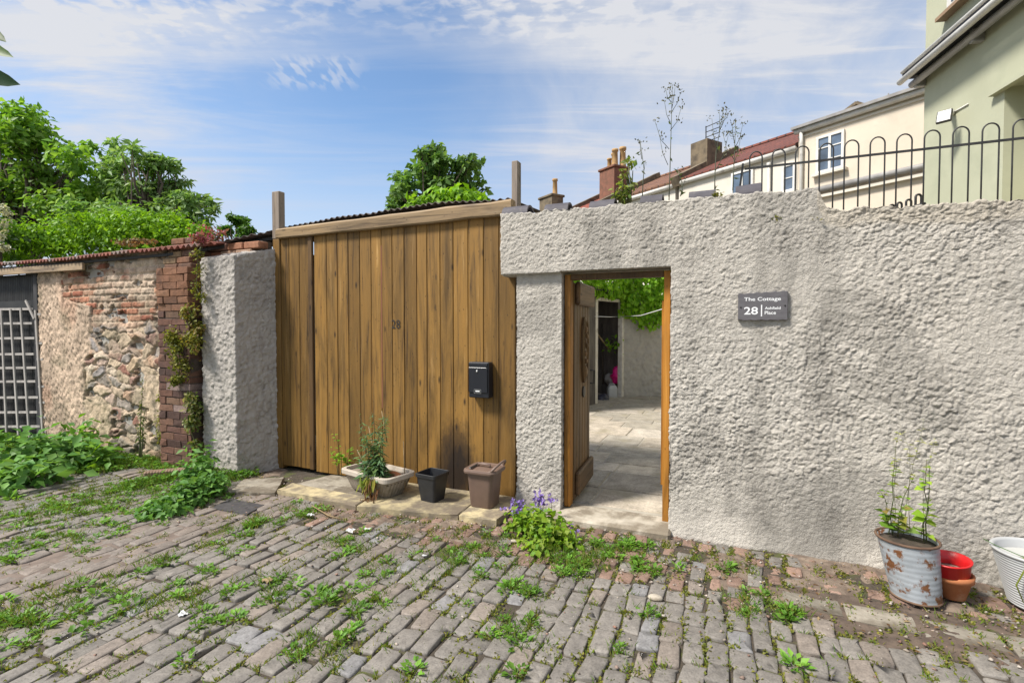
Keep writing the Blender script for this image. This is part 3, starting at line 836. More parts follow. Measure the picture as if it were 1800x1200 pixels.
# ================================================================ WOODEN GATE
GY = .16
gxl, gxr = P(490, 600, GY)[0], -1.60
def gate():
    root = thing('timber_gate', 'wide golden brown vertical board gate with weathered top beam', 'gate', (gxl, GY, 0))
    tz = lambda x: 2.43 + .05 * (x - gxl) / (gxr - gxl)
    edges_l = [P(p, 600, GY)[0] for p in (490, 509, 527, 544)]
    edges_r = [P(p, 600, GY)[0] for p in (553, 575, 594, 613, 633, 653, 671, 690, 711, 733, 751, 774, 797, 823, 850, 877, 906)]
    def panel(edges, z0a, z0b, name, y):
        mb = MB(); L = edges[-1] - edges[0]
        for a, b in zip(edges[:-1], edges[1:]):
            mb.col = (random.random(), random.random(), random.random()); xm = (a + b) / 2
            zb = z0a + (z0b - z0a) * (xm - edges[0]) / L + random.uniform(-.006, .006); zt = tz(xm)
            mb.box((xm, y + .011 + random.uniform(-.0015, .0015), (zb + zt) / 2), (b - a - .004, .022, zt - zb), bev=.0045)
        # ledges behind keep the boards together
        mb.col = (.2, .2, .2)
        for zz in (.35, 1.2, 2.1): mb.box(((edges[0] + edges[-1]) / 2, y + .045, zz), (L - .04, .04, .12))
        return mb.build(name, WOOD, root)
    panel(edges_l, .035, .03, 'side_panel', GY + .004)
    panel(edges_r, .012, .03, 'board_panel', GY)
    a, b = P(544.5, 600, GY)[0], P(552, 600, GY)[0]
    mb = MB(); mb.col = (.15, .7, .3); mb.box(((a + b) / 2, GY - .004, (tz(a) + .02) / 2 + .0), (b - a, .03, tz(a) - .05), bev=.006); mb.build('cover_strip', WOOD_DOOR, root)
    # slim pinkish seam between two boards
    xs = P(671.5, 600, GY)[0]
    mb = MB(); mb.box((xs, GY - .001, 1.5), (.009, .004, 1.55)); mb.build('seam_strip', M_simple('seam', (.27, .10, .06), (.2, .075, .04), 20, .8, (1, 1, .2)), root)
    # top beam, a rough length of timber
    A, B = P(484, 411, GY - .05), P(898, 363, GY - .05); n = 14; rings = []
    for k in range(n):
        u = k / (n - 1); c = A * (1 - u) + B * u; hh = .050 + .013 * u + random.uniform(-.006, .006); hw = .05
        c = c + np.array([0, .05, random.uniform(-.003, .003)])
        rings.append([(c[0], c[1] + hw * sx_, c[2] + hh * sz_) for sx_, sz_ in ((-.85, -1), (-1, -.8), (-1, .75), (-.8, 1), (.8, 1), (1, .8), (1, -.8), (.85, -1))])
    mb = MB(); mb.col = (.5, .3, .8); mb.loft(rings); mb.build('top_beam', WOOD_BEAM, root)
    # posts
    for (pa, pb, ptop, pbot, yy) in ((478, 491, 337, 826, GY - .01), (899, 910, 283, 420, GY + .1)):
        a, b, tp = P(pa, 400, yy)[0], P(pb, 400, yy)[0], P(pa, ptop, yy)[2]
        mb = MB(); mb.col = (.4, .6, .1); zb = 0.0
        mid = 2.43
        mb.box(((a + b) / 2, yy + .04, (mid + tp) / 2), (b - a, .08, tp - mid), bev=.006)
        post = mb.build('post', WOOD_GREY_Z, root)
        mb = MB(); mb.col = (.4, .6, .1); mb.box(((a + b) / 2 + .001, yy + .04, mid / 2), (b - a - .003, .078, mid - .002), bev=.006); mb.build('lower_post', WOOD, post)
    # number 28
    p = P(688.5, 577, GY - .004); q = P(703.5, 562, GY - .004)
    place_text('house_number', '28', (p[0], GY - .006, p[2]), q[0] - p[0], q[2] - p[2], BLACKMETAL, root, bold=-.004)
    return root
gate()

# ================================================================ LETTERBOX
def letterbox():
    y1 = GY - .003; y0 = y1 - .085
    a, b = P(824, 698, y0), P(859, 637, y0); x0, x1, z0, z1 = a[0], b[0], a[2], b[2]; W = x1 - x0; H = z1 - z0
    t = thing('letterbox', 'black metal letterbox fixed to the brown board gate', 'letterbox', ((x0 + x1) / 2, y1, z0))
    mb = MB(); mb.box(((x0 + x1) / 2, (y0 + y1) / 2, (z0 + z1) / 2), (W, y1 - y0, H), bev=.006); mb.build('body', BOXMETAL, t)
    mb = MB(); mb.box(((x0 + x1) / 2 - .004, y0 - .005, z0 + H * .49), (W * .93, .008, H * .68), bev=.003); d = mb.build('door', BOXMETAL, t)
    mb = MB(); mb.box(((x0 + x1) / 2 - .004, y0 - .004, z0 + H * .925), (W * .93, .007, H * .10), bev=.003); fl_ = mb.build('flap', BOXMETAL, t)
    mb = MB(); mb.box(((x0 + x1) / 2 - .006, y0 - .008, z0 + H * .845), (W * .86, .006, H * .018), bev=.002); mb.build('flap_edge', STEEL, fl_)
    mb = MB(); mb.lathe([(.008, 0), (.008, .005), (.005, .007), (0, .007)], n=14, fn=lambda q, r, an: (x0 + W * .44 + q * math.cos(an), y0 - .009 - r, z0 + H * .745 + q * 1.3 * math.sin(an))); mb.build('lock', STEEL, d)
    cx, cz = x0 + W * .47, z0 + H * .185
    mb = MB()
    for dx, dz, w, h in ((0, .016, .066, .003), (0, -.016, .066, .003), (-.032, 0, .003, .029), (.032, 0, .003, .029)): mb.box((cx + dx, y0 - .010, cz + dz), (w, .003, h))
    mb.build('name_holder', STEEL, d)
    mb = MB(); mb.box((cx, y0 - .0098, cz + .002), (.040, .002, .011)); mb.build('name_card', LETTER, d)
letterbox()

# ================================================================ LEFT RENDERED PILLAR
def ring_pillar(name, foot, zb, zt, st, mat, parent, cell, amp, seed, cols=None):
    """closed footprint extruded, rough faces, closed top"""
    pts = []
    for a, b in zip(foot, foot[1:] + foot[:1]):
        a, b = np.array(a), np.array(b); n = max(2, int(np.linalg.norm(b - a) / st))
        for k in range(n): pts.append(a + (b - a) * k / n)
    pts = np.array(pts); n = len(pts); cen = pts.mean(0); m = int((zt.max() if hasattr(zt, 'max') else zt) / st)
    rings = []
    for j in range(m + 1):
        u = j / m
        zz = zb + (np.array([zt(p) for p in pts]) if callable(zt) else zt) * 0
        ztop = np.array([zt_fn(p) for p in pts]) if False else None
        rings.append(u)
    return pts

def pillar():
    ztop = lambda p: 2.21 + .10 * np.clip((p[:, 1] + .22) / .4, 0, 1) + .03 * (p[:, 0] + 5.1)
    foot = [(-5.08, -.215), (-4.575, -.225), (-4.43, .165), (-5.08, .20)]
    st = .010; pts = []
    for a, b in zip(foot, foot[1:] + foot[:1]):
        a, b = np.array(a), np.array(b); n = max(2, int(np.linalg.norm(b - a) / st))
        for k in range(n): pts.append(a + (b - a) * k / n)
    pts = np.array(pts); n = len(pts); cen = pts.mean(0); m = 225; V = []
    zt = ztop(pts)
    for j in range(m + 1):
        u = j / m; z = -.05 + (zt + .05) * u
        sh = 1 + .05 * max(0, 1 - u * 8) - .03 * max(0, (u - .985) / .015)
        q = cen + (pts - cen) * sh
        V.append(np.stack([q[:, 0], q[:, 1], z], 1))
    for k in range(1, 9):
        s = 1 - k / 8.0 * .98; q = cen + (pts - cen) * s * .97; V.append(np.stack([q[:, 0], q[:, 1], ztop(q) + .02 * (1 - s)], 1))
    R = len(V); V = np.concatenate(V); i = np.arange(R * n).reshape(R, n)
    F = np.stack([i[:-1], np.roll(i[:-1], -1, 1), np.roll(i[1:], -1, 1), i[1:]], -1).reshape(-1, 4)
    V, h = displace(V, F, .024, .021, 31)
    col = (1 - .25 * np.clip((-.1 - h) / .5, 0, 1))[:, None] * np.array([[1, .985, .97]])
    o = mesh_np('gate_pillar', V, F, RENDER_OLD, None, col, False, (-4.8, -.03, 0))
    tag(o, 'grey rough cast pillar standing between brick pier and timber gate', 'pillar')
pillar()

# ================================================================ OLD STONE AND BRICK SHED
SX0, SX1, SY = -8.22, -5.55, -.15
def shed():
    root = thing('old_shed', 'old stone and brick shed with rusty corrugated roof along the lane', 'shed', (-7, .3, 0))
    # --- wall face: plaster at the left, brick courses above, rubble below
    st = .0105; nx = int((SX1 - SX0) / st); nz = int(2.36 / st)
    x = SX0 + np.arange(nx + 1) * st; z = np.arange(nz + 1) * (2.36 / nz)
    X, Z = np.meshgrid(x, z, indexing='ij'); u, v = X.ravel(), Z.ravel(); n = len(u)
    p3 = np.stack([u, v, 0 * u], 1)
    wu = u + (fbm(p3 * 2.5, 3, 1) - .5) * .20 + (fbm(p3 * 9, 3, 101) - .5) * .09; wv = v + (fbm(p3 * 2.5, 3, 2) - .5) * .20 + (fbm(p3 * 9, 3, 102) - .5) * .07
    # rubble
    ci, cj, f1, ed = vor2(wu / .235, wv / .110, 9)
    hz = lambda s: _hash(ci, cj, ci * 0, s)
    stone_h = np.clip(ed / .20, 0, 1) ** .7 * .034 * (.4 + hz(21)) + (hz(22) - .5) * .026 + (fbm(p3 * 14, 4, 103) - .5) * .018
    pal = np.array([(.34, .22, .17), (.29, .27, .25), (.44, .34, .22), (.50, .41, .28), (.33, .30, .26), (.42, .29, .19), (.27, .14, .10), (.54, .46, .34), (.40, .31, .24), (.30, .265, .22), (.48, .39, .27)])
    stone_c = pal[(hz(23) * len(pal)).astype(int) % len(pal)] * (.8 + .4 * hz(24))[:, None]
    joint = np.clip((.30 * fbm(p3 * 5, 3, 104) - ed + .02) / .08, 0, 1)[:, None]
    mort = np.array([.50, .40, .29]); stone_c = stone_c * (1 - joint) + mort * joint * (.8 + .3 * fbm(p3 * 9, 2, 3)[:, None])
    # brick
    bh, bw = .078, .225
    bu0 = u + (vnoise(p3 * 3, 8) - .5) * .03; bv = v + (vnoise(p3 * 3, 9) - .5) * .02
    row = np.floor(bv / bh).astype(int); bu = bu0 / bw + .5 * (row % 2) + _hash(row, row * 0, row * 0, 3) * .3; colm = np.floor(bu).astype(int)
    fu = bu - colm; fv = bv / bh - row
    be = np.minimum(np.minimum(fu, 1 - fu) * bw, np.minimum(fv, 1 - fv) * bh)
    bhz = lambda s: _hash(row, colm, row * 0, s)
    brick_h = np.clip((be - .004) / .012, 0, 1) * .016 * (.4 + .9 * bhz(1)) + .012
    bp = np.array([(.42, .20, .12), (.47, .27, .17), (.50, .36, .25), (.38, .15, .09), (.46, .33, .23)])
    brick_c = bp[(bhz(2) * 5).astype(int) % 5] * (.8 + .4 * bhz(3))[:, None]
    bj = np.clip(1 - (be - .003) / .008, 0, 1)[:, None]; brick_c = brick_c * (1 - bj) + np.array([.47, .38, .26]) * bj
    lime = np.clip((fbm(p3 * 3.1, 4, 31) - .43) / .12, 0, 1)[:, None] * .8
    brick_c = brick_c * (1 - lime) + np.array([.60, .50, .37]) * lime
    # plaster with rows of comb marks
    q = np.stack([(u * .94 + v * .35) / .040, (v * .94 - u * .2) / .095, 0 * u], 1)
    i0 = np.floor(q[:, 0]).astype(int); jit = _hash(i0, i0 * 0, i0 * 0, 4)
    mk = np.exp(-((q[:, 0] - i0 - .5) / .2) ** 2) * np.exp(-((((q[:, 1] + jit) % 1) - .5) / .26) ** 2) * (vnoise(q * .6, 3) > .35)
    plas_h = .034 - mk * .017 + (fbm(p3 * 7, 4, 5) - .5) * .012
    plas_c = np.array([.54, .425, .305]) * (.80 + .4 * fbm(p3 * 2.2, 4, 6)[:, None]); plas_c = plas_c * (1 - .25 * mk[:, None])
    pinkp = np.clip((fbm(p3 * 1.6, 3, 45) - .55) / .1, 0, 1)[:, None] * .4; plas_c = plas_c * (1 - pinkp) + np.array([.48, .27, .17]) * pinkp
    # where each shows
    nb = (fbm(p3 * 2.0, 4, 7) - .5)
    xe = -7.18 - .10 * np.sin(v * 3.1) + nb * .35 - np.clip((v - 1.75) / .12, 0, 1) * .50
    wp = np.clip((xe - u) / .03, 0, 1)
    wb = np.clip((v - (1.50 + nb * .3)) / .03, 0, 1) * (1 - wp)
    h = stone_h * (1 - wb) + brick_h * wb; h = h * (1 - wp) + plas_h * wp
    c = stone_c * (1 - wb[:, None]) + brick_c * wb[:, None]; c = c * (1 - wp[:, None]) + plas_c * wp[:, None]
    # patches of old mortar smeared over the lower stones
    sm = np.clip((fbm(p3 * 2.3, 4, 14) - .49) / .06, 0, 1) * (1 - wp) * (1 - wb) * np.clip((1.35 - v) / .5, .35, .9)
    h = h * (1 - sm) + (.024 + (fbm(p3 * 6, 4, 15) - .5) * .03) * sm; c = c * (1 - sm[:, None]) + np.array([.54, .44, .30]) * (.72 + .45 * fbm(p3 * 6, 3, 16)[:, None]) * sm[:, None]
    vd = np.clip((fbm(p3 * np.array([4.5, 7, 1]), 4, 131) - .63) / .03, 0, 1) * (1 - wp) + np.clip(1 - np.abs(xe - u) / .022, 0, 1) * (fbm(p3 * 5, 3, 133) > .5)
    vd = np.clip(vd, 0, 1); h = h - vd * .035; c = c * (1 - .6 * vd[:, None])  # eroded holes and plaster edge: sunk in, with their shading painted darker
    c = c * (.86 + .30 * np.clip((fbm(p3 * np.array([3, 1.2, 1]), 4, 134) - .35) / .2, 0, 1))[:, None]
    h = h + (fbm(p3 * 22, 4, 17) - .5) * .022
    c = c * np.array([.97, .93, .95])
    Vv = np.stack([u, SY - h, v], 1)
    idx = np.arange(n).reshape(nx + 1, nz + 1)
    F = np.stack([idx[:-1, :-1], idx[1:, :-1], idx[1:, 1:], idx[:-1, 1:]], -1).reshape(-1, 4)
    mesh_np('stone_wall', Vv, F, MASONRY, root, c, False)
    mb = MB(); mb.box(((SX0 + SX1) / 2 + .01, SY + .16, 1.17), (SX1 - SX0 - .02, .3, 2.36)); 
    mb.box((-7.6, 3.1, 1.4), (6.0, .25, 2.7)); mb.box((-3.1, 1.0, 1.25), (2.6, .15, 2.45)); mb.build('back_wall', RENDER_YARD, root)
    # brickwork above pillar under the roof
    mb = MB(); y = -.02
    for r in range(2):
        for k in range(4):
            mb.col = random.choice([(.30, .13, .08), (.36, .17, .10), (.22, .12, .09), (.40, .26, .18)]); 
            mb.box((-5.40 + k * .235 + .11 * r, y + .06 + random.uniform(-.01, .01), 2.275 + .078 * r), (.222, .12, .07), bev=.008)
    mb.col = (.16, .13, .10); mb.box((-5.0, y + .13, 2.27), (1.0, .12, .26)); mb.build('brick_course', BRICK, root)
    # --- corrugated roof
    pts = [P(-260, 484, -.3), P(0, 464, -.3), P(150, 450, -.3), P(280, 438, -.3), P(350, 428, -.2), P(420, 417, .0), P(472, 408, .12), P(490, 402, .27), P(600, 383, .27), P(720, 366, .27), P(830, 356, .27), P(893, 352, .27)]
    ex = np.array([p[0] for p in pts]); ez = np.array([p[2] for p in pts]); ey = np.array([p[1] for p in pts])
    def roof(x0, x1, length, pitch, sheet_name, mat, lift=0.0, pit=.073, amp=.017, st=.0092):
        xs = np.arange(x0, x1, st); zs = np.interp(xs, ex, ez) + lift; ys = np.interp(xs, ex, ey)
        sag = (fbm(np.stack([xs * 1.2, xs * 0, xs * 0], 1), 3, 61) - .5) * .05
        w = np.sin(xs / pit * 2 * PI) * amp; rows = np.linspace(0, 1, 9); V = []; nx = len(xs)
        for s in (0, 1):
            for r in rows:
                V.append(np.stack([xs, ys + r * length * math.cos(pitch) + (.03 * (vnoise(np.stack([np.floor(xs / .66), xs * 0, xs * 0], 1), 4) - .5) if r == 0 else 0), zs + sag + w + r * length * math.sin(pitch) - s * .007], 1))
        V = np.concatenate(V); i = np.arange(2 * 9 * nx).reshape(2, 9, nx)
        top = np.stack([i[0, :-1, :-1], i[0, :-1, 1:], i[0, 1:, 1:], i[0, 1:, :-1]], -1).reshape(-1, 4)
        bt = np.stack([i[1, :-1, :-1], i[1, 1:, :-1], i[1, 1:, 1:], i[1, :-1, 1:]], -1).reshape(-1, 4)
        fr = np.stack([i[1, 0, :-1], i[1, 0, 1:], i[0, 0, 1:], i[0, 0, :-1]], -1)
        mesh_np(sheet_name, V, np.concatenate([top, bt, fr]), mat, root, None, True)
    roof(-10.5, -4.97, 3.6, math.radians(11.5), 'corrugated_roof', CORRU)
    roof(-4.95, -1.78, .85, math.radians(4), 'corrugated_roof', CORRU_EDGE, .006, .073, .010)
    # grey lower sheet edge seen under the rusty sheets
    mb = MB()
    for k in range(len(ex) - 1):
        if ex[k] < -4.6: beam(mb, (ex[k], ey[k] + .10, ez[k] - .045), (ex[k + 1], ey[k + 1] + .10, ez[k + 1] - .045), .03, .03, ext=.0)
    mb.build('wall_plate', TARRED, root)
    a, b = P(-120, 487, SY - .10), P(147, 468, SY - .10)
    mb = MB(); mb.col = (.9, .4, .3); beam(mb, a, b, .03, .085, bev=.005); mb.build('fascia_board', WOOD_GREY, root)
    # --- black shed door
    dx0, dx1, dy = -10.6, SX0 - .005, SY + .02
    mb = MB(); xs = np.arange(dx0, dx1 - .10, .012); zt = 2.2
    n = len(xs); w = np.sin(xs / .045 * 2 * PI) * .007
    V = np.concatenate([np.stack([xs, dy + w, np.full(n, .02)], 1), np.stack([xs, dy + w, np.full(n, zt)], 1)])
    i = np.arange(n); F = np.stack([i[:-1], i[1:], i[1:] + n, i[:-1] + n], 1)
    d = mesh_np('shed_door', V, F, TARRED, root, None, True)
    mb = MB(); mb.box((dx1 - .055, dy - .02, 1.1), (.10, .07, 2.2), bev=.006); mb.build('door_post', M_simple('tarred_wood', (.045, .043, .045), (.02, .02, .022), 12, .8, (1, 1, .2), .4), d)
    mb = MB(); mb.box((dx1 - 1.2, dy - .02, 1.80), (2.2, .03, .10)); mb.build('door_rail', TARRED, d)
    mb = MB(); mb.box((-9.4, .9, 1.1), (2.3, .1, 2.2)); mb.build('inner_board', TARRED, root)
shed()

# trellis leaning against the shed door
def trellis():
    y = SY - .045
    a = P(0, 778, y); t = thing('trellis_panel', 'grey weathered wooden trellis panel against the black shed door', 'trellis', (a[0], y, 0))
    zb = .02
    for pxt, pxb, pt in ((2, 12, 545), (18, 33, 543), (36, 52, 541), (62, 76, 545)):
        p, q = P(pxt, pt, y), P(pxb, 780, y); mb = MB(); beam(mb, p, (q[0], y, max(q[2], .0)), .014, .035, up=(1, 0, 0)); mb.build('upright', LATH, t)
    mb = MB(); beam(mb, P(45, 528, y - .012), P(60, 560, y - .012), .014, .03, up=(1, 0, 0)); mb.build('loose_lath', LATH, t)
    for k, py in enumerate((543, 568, 594, 622, 646, 670, 698, 724, 749, 774)):
        p, q = P(-75, py + 1, y + .013), P(55 + k * 1.6 + (0 if k % 2 else 3), py + 0, y + .013)
        mb = MB(); beam(mb, p, q, .012, .030); mb.build('cross_lath', LATH, t)
        if k not in (1, 4):
            p, q = P(61 + k * 1.4, py + 9, y + .013), P(72 + k * 1.2, py + 9, y + .013); mb = MB(); beam(mb, p, q, .012, .028); mb.build('lath_end', LATH, t)
    for pxt, pxb in ((-22, -8), (-42, -28), (-66, -52)):
        p, q = P(pxt, 546, y), P(pxb, 782, y); mb = MB(); beam(mb, p, (q[0], y, max(q[2], 0)), .014, .035, up=(1, 0, 0)); mb.build('upright', LATH, t)
trellis()

# brick pier
def brick_pier():
    x0, x1, yf, yb = -5.655, -5.15, -.30, -.02; H = 2.12
    t = thing('brick_pier', 'dark red brick pier of narrow courses with creeper on it', 'pier', ((x0 + x1) / 2, -.15, 0))
    mb = MB(); r = 0; z = 0
    while z < H:
        bh = .071; off = .5 * (r % 2)
        k = 0; xx = x0 - .11 * (r % 2)
        while xx < x1:
            a, b = max(xx, x0), min(xx + .222, x1); xx += .225
            if b - a < .03 or (random.random() < .03 and z > .8): continue
            base = random.choice([(.15, .075, .052), (.125, .064, .048), (.17, .09, .06), (.08, .045, .036), (.17, .10, .065)])
            if z > 1.62: base = tuple(.5 * c + .5 * d for c, d in zip(base, (.30, .14, .07)))
            if .55 < z < .85 and random.random() < .25: base = (.24, .17, .15)
            mb.col = base
            out = random.uniform(-.003, .003) - (.012 if z > 1.7 else 0)
            mb.box(((a + b) / 2, (yf + yb) / 2 + out, z + bh / 2), (b - a - .005, yb - yf, bh - .001), bev=.003)
        z += .076; r += 1
    V_ = np.array(mb.v); nz_ = np.stack([vnoise(V_ * 60 + k * 9, k) for k in range(3)], 1) - .5; mb.v = [tuple(q) for q in V_ + nz_ * .018]
    mb.build('brickwork', BRICK, t)
    mb = MB(); mb.col = (.10, .075, .06); mb.box(((x0 + x1) / 2, (yf + yb) / 2 + .004, H / 2), (x1 - x0 - .010, yb - yf - .012, H)); mb.build('mortar', BRICK, t)
    # stepped bricks at its head
    mb = MB()
    for k in range(5):
        for j in range(2):
            mb.col = random.choice([(.24, .12, .07), (.16, .09, .06), (.32, .22, .13)])
            mb.box((x0 + .13 + j * .225 - .05 * (k % 2) + .0, -.14 + .02 * k, H + .02 + k * .072), (.21, .2, .066), bev=.009)
    mb.build('head_bricks', BRICK, t)
brick_pier()

# ================================================================ SLABS UNDER THE POTS
def slab(corners, z0, z1, label, mat=LICHEN_STONE, name='paving_slab', tint=1.0, group='slabs under the pots'):
    c = np.mean(np.array(corners), 0); mb = MB(); mb.col = (tint, tint, tint)
    def ring(s, z): 
        o = []
        n = len(corners)
        for k in range(n):
            a, b = np.array(corners[k]), np.array(corners[(k + 1) % n])
            for u in np.linspace(0, 1, 7)[:-1]:
                p = a + (b - a) * u; p = c + (p - c) * s + RNG.normal(size=2) * .002; o.append((p[0], p[1], z + RNG.normal() * .0012))
        return o
    mb.loft([ring(1, z0), ring(1, z1 - .008), ring(.985, z1), ring(.5, z1 + .002)])
    o = mb.build(name, mat, None, False, (c[0], c[1], z0)); return tag(o, label, 'slab', group)
def xy(px, py, z=.045): return G(px, py, z)[:2]
gb = GY - .01
zs_ = .045
A0, A1 = xy(487, 860), xy(626, 888); B1 = xy(806, 905); C1 = xy(872, 914)
back = lambda x: (x, gb)
slab([A0, (A1[0] - .006, A1[1]), (A1[0] - .04, A1[1] + .20), (A0[0] - .03, A0[1] + .20)], -.03, zs_, 'long yellow lichened slab beneath the left end of the gate', tint=1.05)
slab([(A1[0] + .006, A1[1]), (B1[0] - .006, B1[1]), (B1[0] - .04, gb), (A1[0] - .088, gb)], -.03, zs_ + .001, 'stained slab carrying the trough planter and black pot', tint=.85)
slab([(B1[0] + .006, B1[1]), C1, (C1[0] + .05, gb + .0), (B1[0] - .028, gb)], -.03, zs_ + .004, 'yellowish slab carrying the brown food waste bin', tint=1.1)
slab([(A0[0] - .02, A0[1] + .205), (A1[0] - .05, A1[1] + .205), (A1[0] - .10, gb - .02), (A0[0] + .08, gb - .06)], -.03, zs_ - .012, 'dirty broken slab behind the long yellow slab under the gate', PALE_STONE, tint=.7)
# worn strip of stone in front of the pillar
slab([xy(405, 862, .03), xy(483, 866, .03), xy(500, 838, .03), xy(428, 842, .03)], -.03, .03, 'worn grey kerb slab at the foot of the rendered pillar', PALE_STONE, 'kerb_slab', .7, None)
# dirt strip in front of the gate
# drain cover
dc = [xy(372, 893, .006), xy(434, 905, .006), xy(464, 888, .006), xy(404, 876, .006)]
o = slab(dc, -.02, .012, 'dark flat drain cover set in the cobbles by the pillar', COVER, 'drain_cover', 1, None); o['category'] = 'drain cover'
# pale kerb stones beneath the bucket
kx = [.27, .56, .88, 1.22, 1.62, 2.05, 2.6, 3.2]
for k in range(len(kx) - 1):
    a, b = kx[k] + .008, kx[k + 1] - .008; f = -.60 - .10 * (k / 6)
    names = ['leftmost pale kerb stone of the row below the bare wall', 'second pale kerb stone from the left below the wall', 'pale kerb stone just left of the rusty bucket foot', 'pale kerb stone in front of the terracotta pot', 'pale kerb stone in front of the white ribbed planter', 'pale kerb stone past the white ribbed planter', 'pale kerb stone at the far right end of the row']
    slab([(a, f - .16 - random.uniform(0, .02)), (b, f - .17 - random.uniform(0, .02)), (b, f), (a, f)], -.04, -.001 + random.uniform(-.004, .006), names[k], PALE_STONE, 'kerb_stone', random.uniform(.45, .66), 'pale kerb stones below the wall')
# dirt strip along the wall foot
def dirt(name, x0, x1, y0, y1, z, amp, mat, seed):
    nx, ny = int((x1 - x0) / .02), max(6, int((y1 - y0) / .02))
    X, Y = np.meshgrid(np.linspace(x0, x1, nx), np.linspace(y0, y1, ny)); p = np.stack([X.ravel(), Y.ravel(), 0 * X.ravel()], 1)
    e = np.minimum(np.minimum((p[:, 0] - x0), (x1 - p[:, 0])), np.minimum(p[:, 1] - y0, (y1 + .3 - p[:, 1]))) / .15
    Z = z + (fbm(p * 4, 5, seed) - .5) * amp + (fbm(p * 16, 3, seed + 5) - .5) * amp * .3 - .03 * np.clip(1 - e, 0, 1)
    i = np.arange(nx * ny).reshape(ny, nx); F = np.stack([i[:-1, :-1], i[:-1, 1:], i[1:, 1:], i[1:, :-1]], -1).reshape(-1, 4)
    return struct(mesh_np(name, np.stack([p[:, 0], p[:, 1], Z], 1), F, mat, smooth=True))
DIRT = M_simple('dry_dirt', (.21, .16, .12), (.11, .08, .06), 14, .95, bs=.8, bscale=60, bdist=.008, c3=(.26, .20, .15), s3=6, t3=(.55, .7))
dirt('dirt_strip', -3.9, .6, -.85, .12, -.012, .05, DIRT, 3)
dirt('dirt_bank', .2, 3.4, -.62, .1, -.004, .055, DIRT, 8)
dirt('dirt_gutter', .2, 3.4, -1.10, -.5, -.008, .05, M_simple('brown_dirt', (.13, .095, .07), (.07, .05, .038), 14, .95, bs=.8, bscale=60, bdist=.008), 12)
dirt('dirt_verge', -11, -4.2, -.75, .15, -.002, .05, DIRT, 15)
dirt('dirt_track', -4.25, -3.40, -2.75, -.40, -.0015, .016, M_simple('trodden_dirt', (.20, .155, .125), (.13, .10, .082), 10, .95, bs=.5, bscale=70), 21)

# ================================================================ POTS BY THE GATE
def rrect(w, d, r, n=5):
    o = []
    for cx, cy, a0 in ((w / 2 - r, d / 2 - r, 0), (-w / 2 + r, d / 2 - r, PI / 2), (-w / 2 + r, -d / 2 + r, PI), (w / 2 - r, -d / 2 + r, 1.5 * PI)):
        for k in range(n + 1):
            a = a0 + PI / 2 * k / n; o.append((cx + r * math.cos(a), cy + r * math.sin(a)))
    return o
def rings_at(c, rz, spec, r=.03, n=5, flute=None):
    """spec: list of (w, d, z)"""
    out = []; R = Matrix.Rotation(rz, 2)
    for w, d, z in spec:
        ring = []
        for k, (x, y) in enumerate(rrect(w, d, min(r, w * .45, d * .45), n)):
            q = R @ Vector((x, y)); ring.append((c[0] + q.x, c[1] + q.y, c[2] + z))
        out.append(ring)
    return out

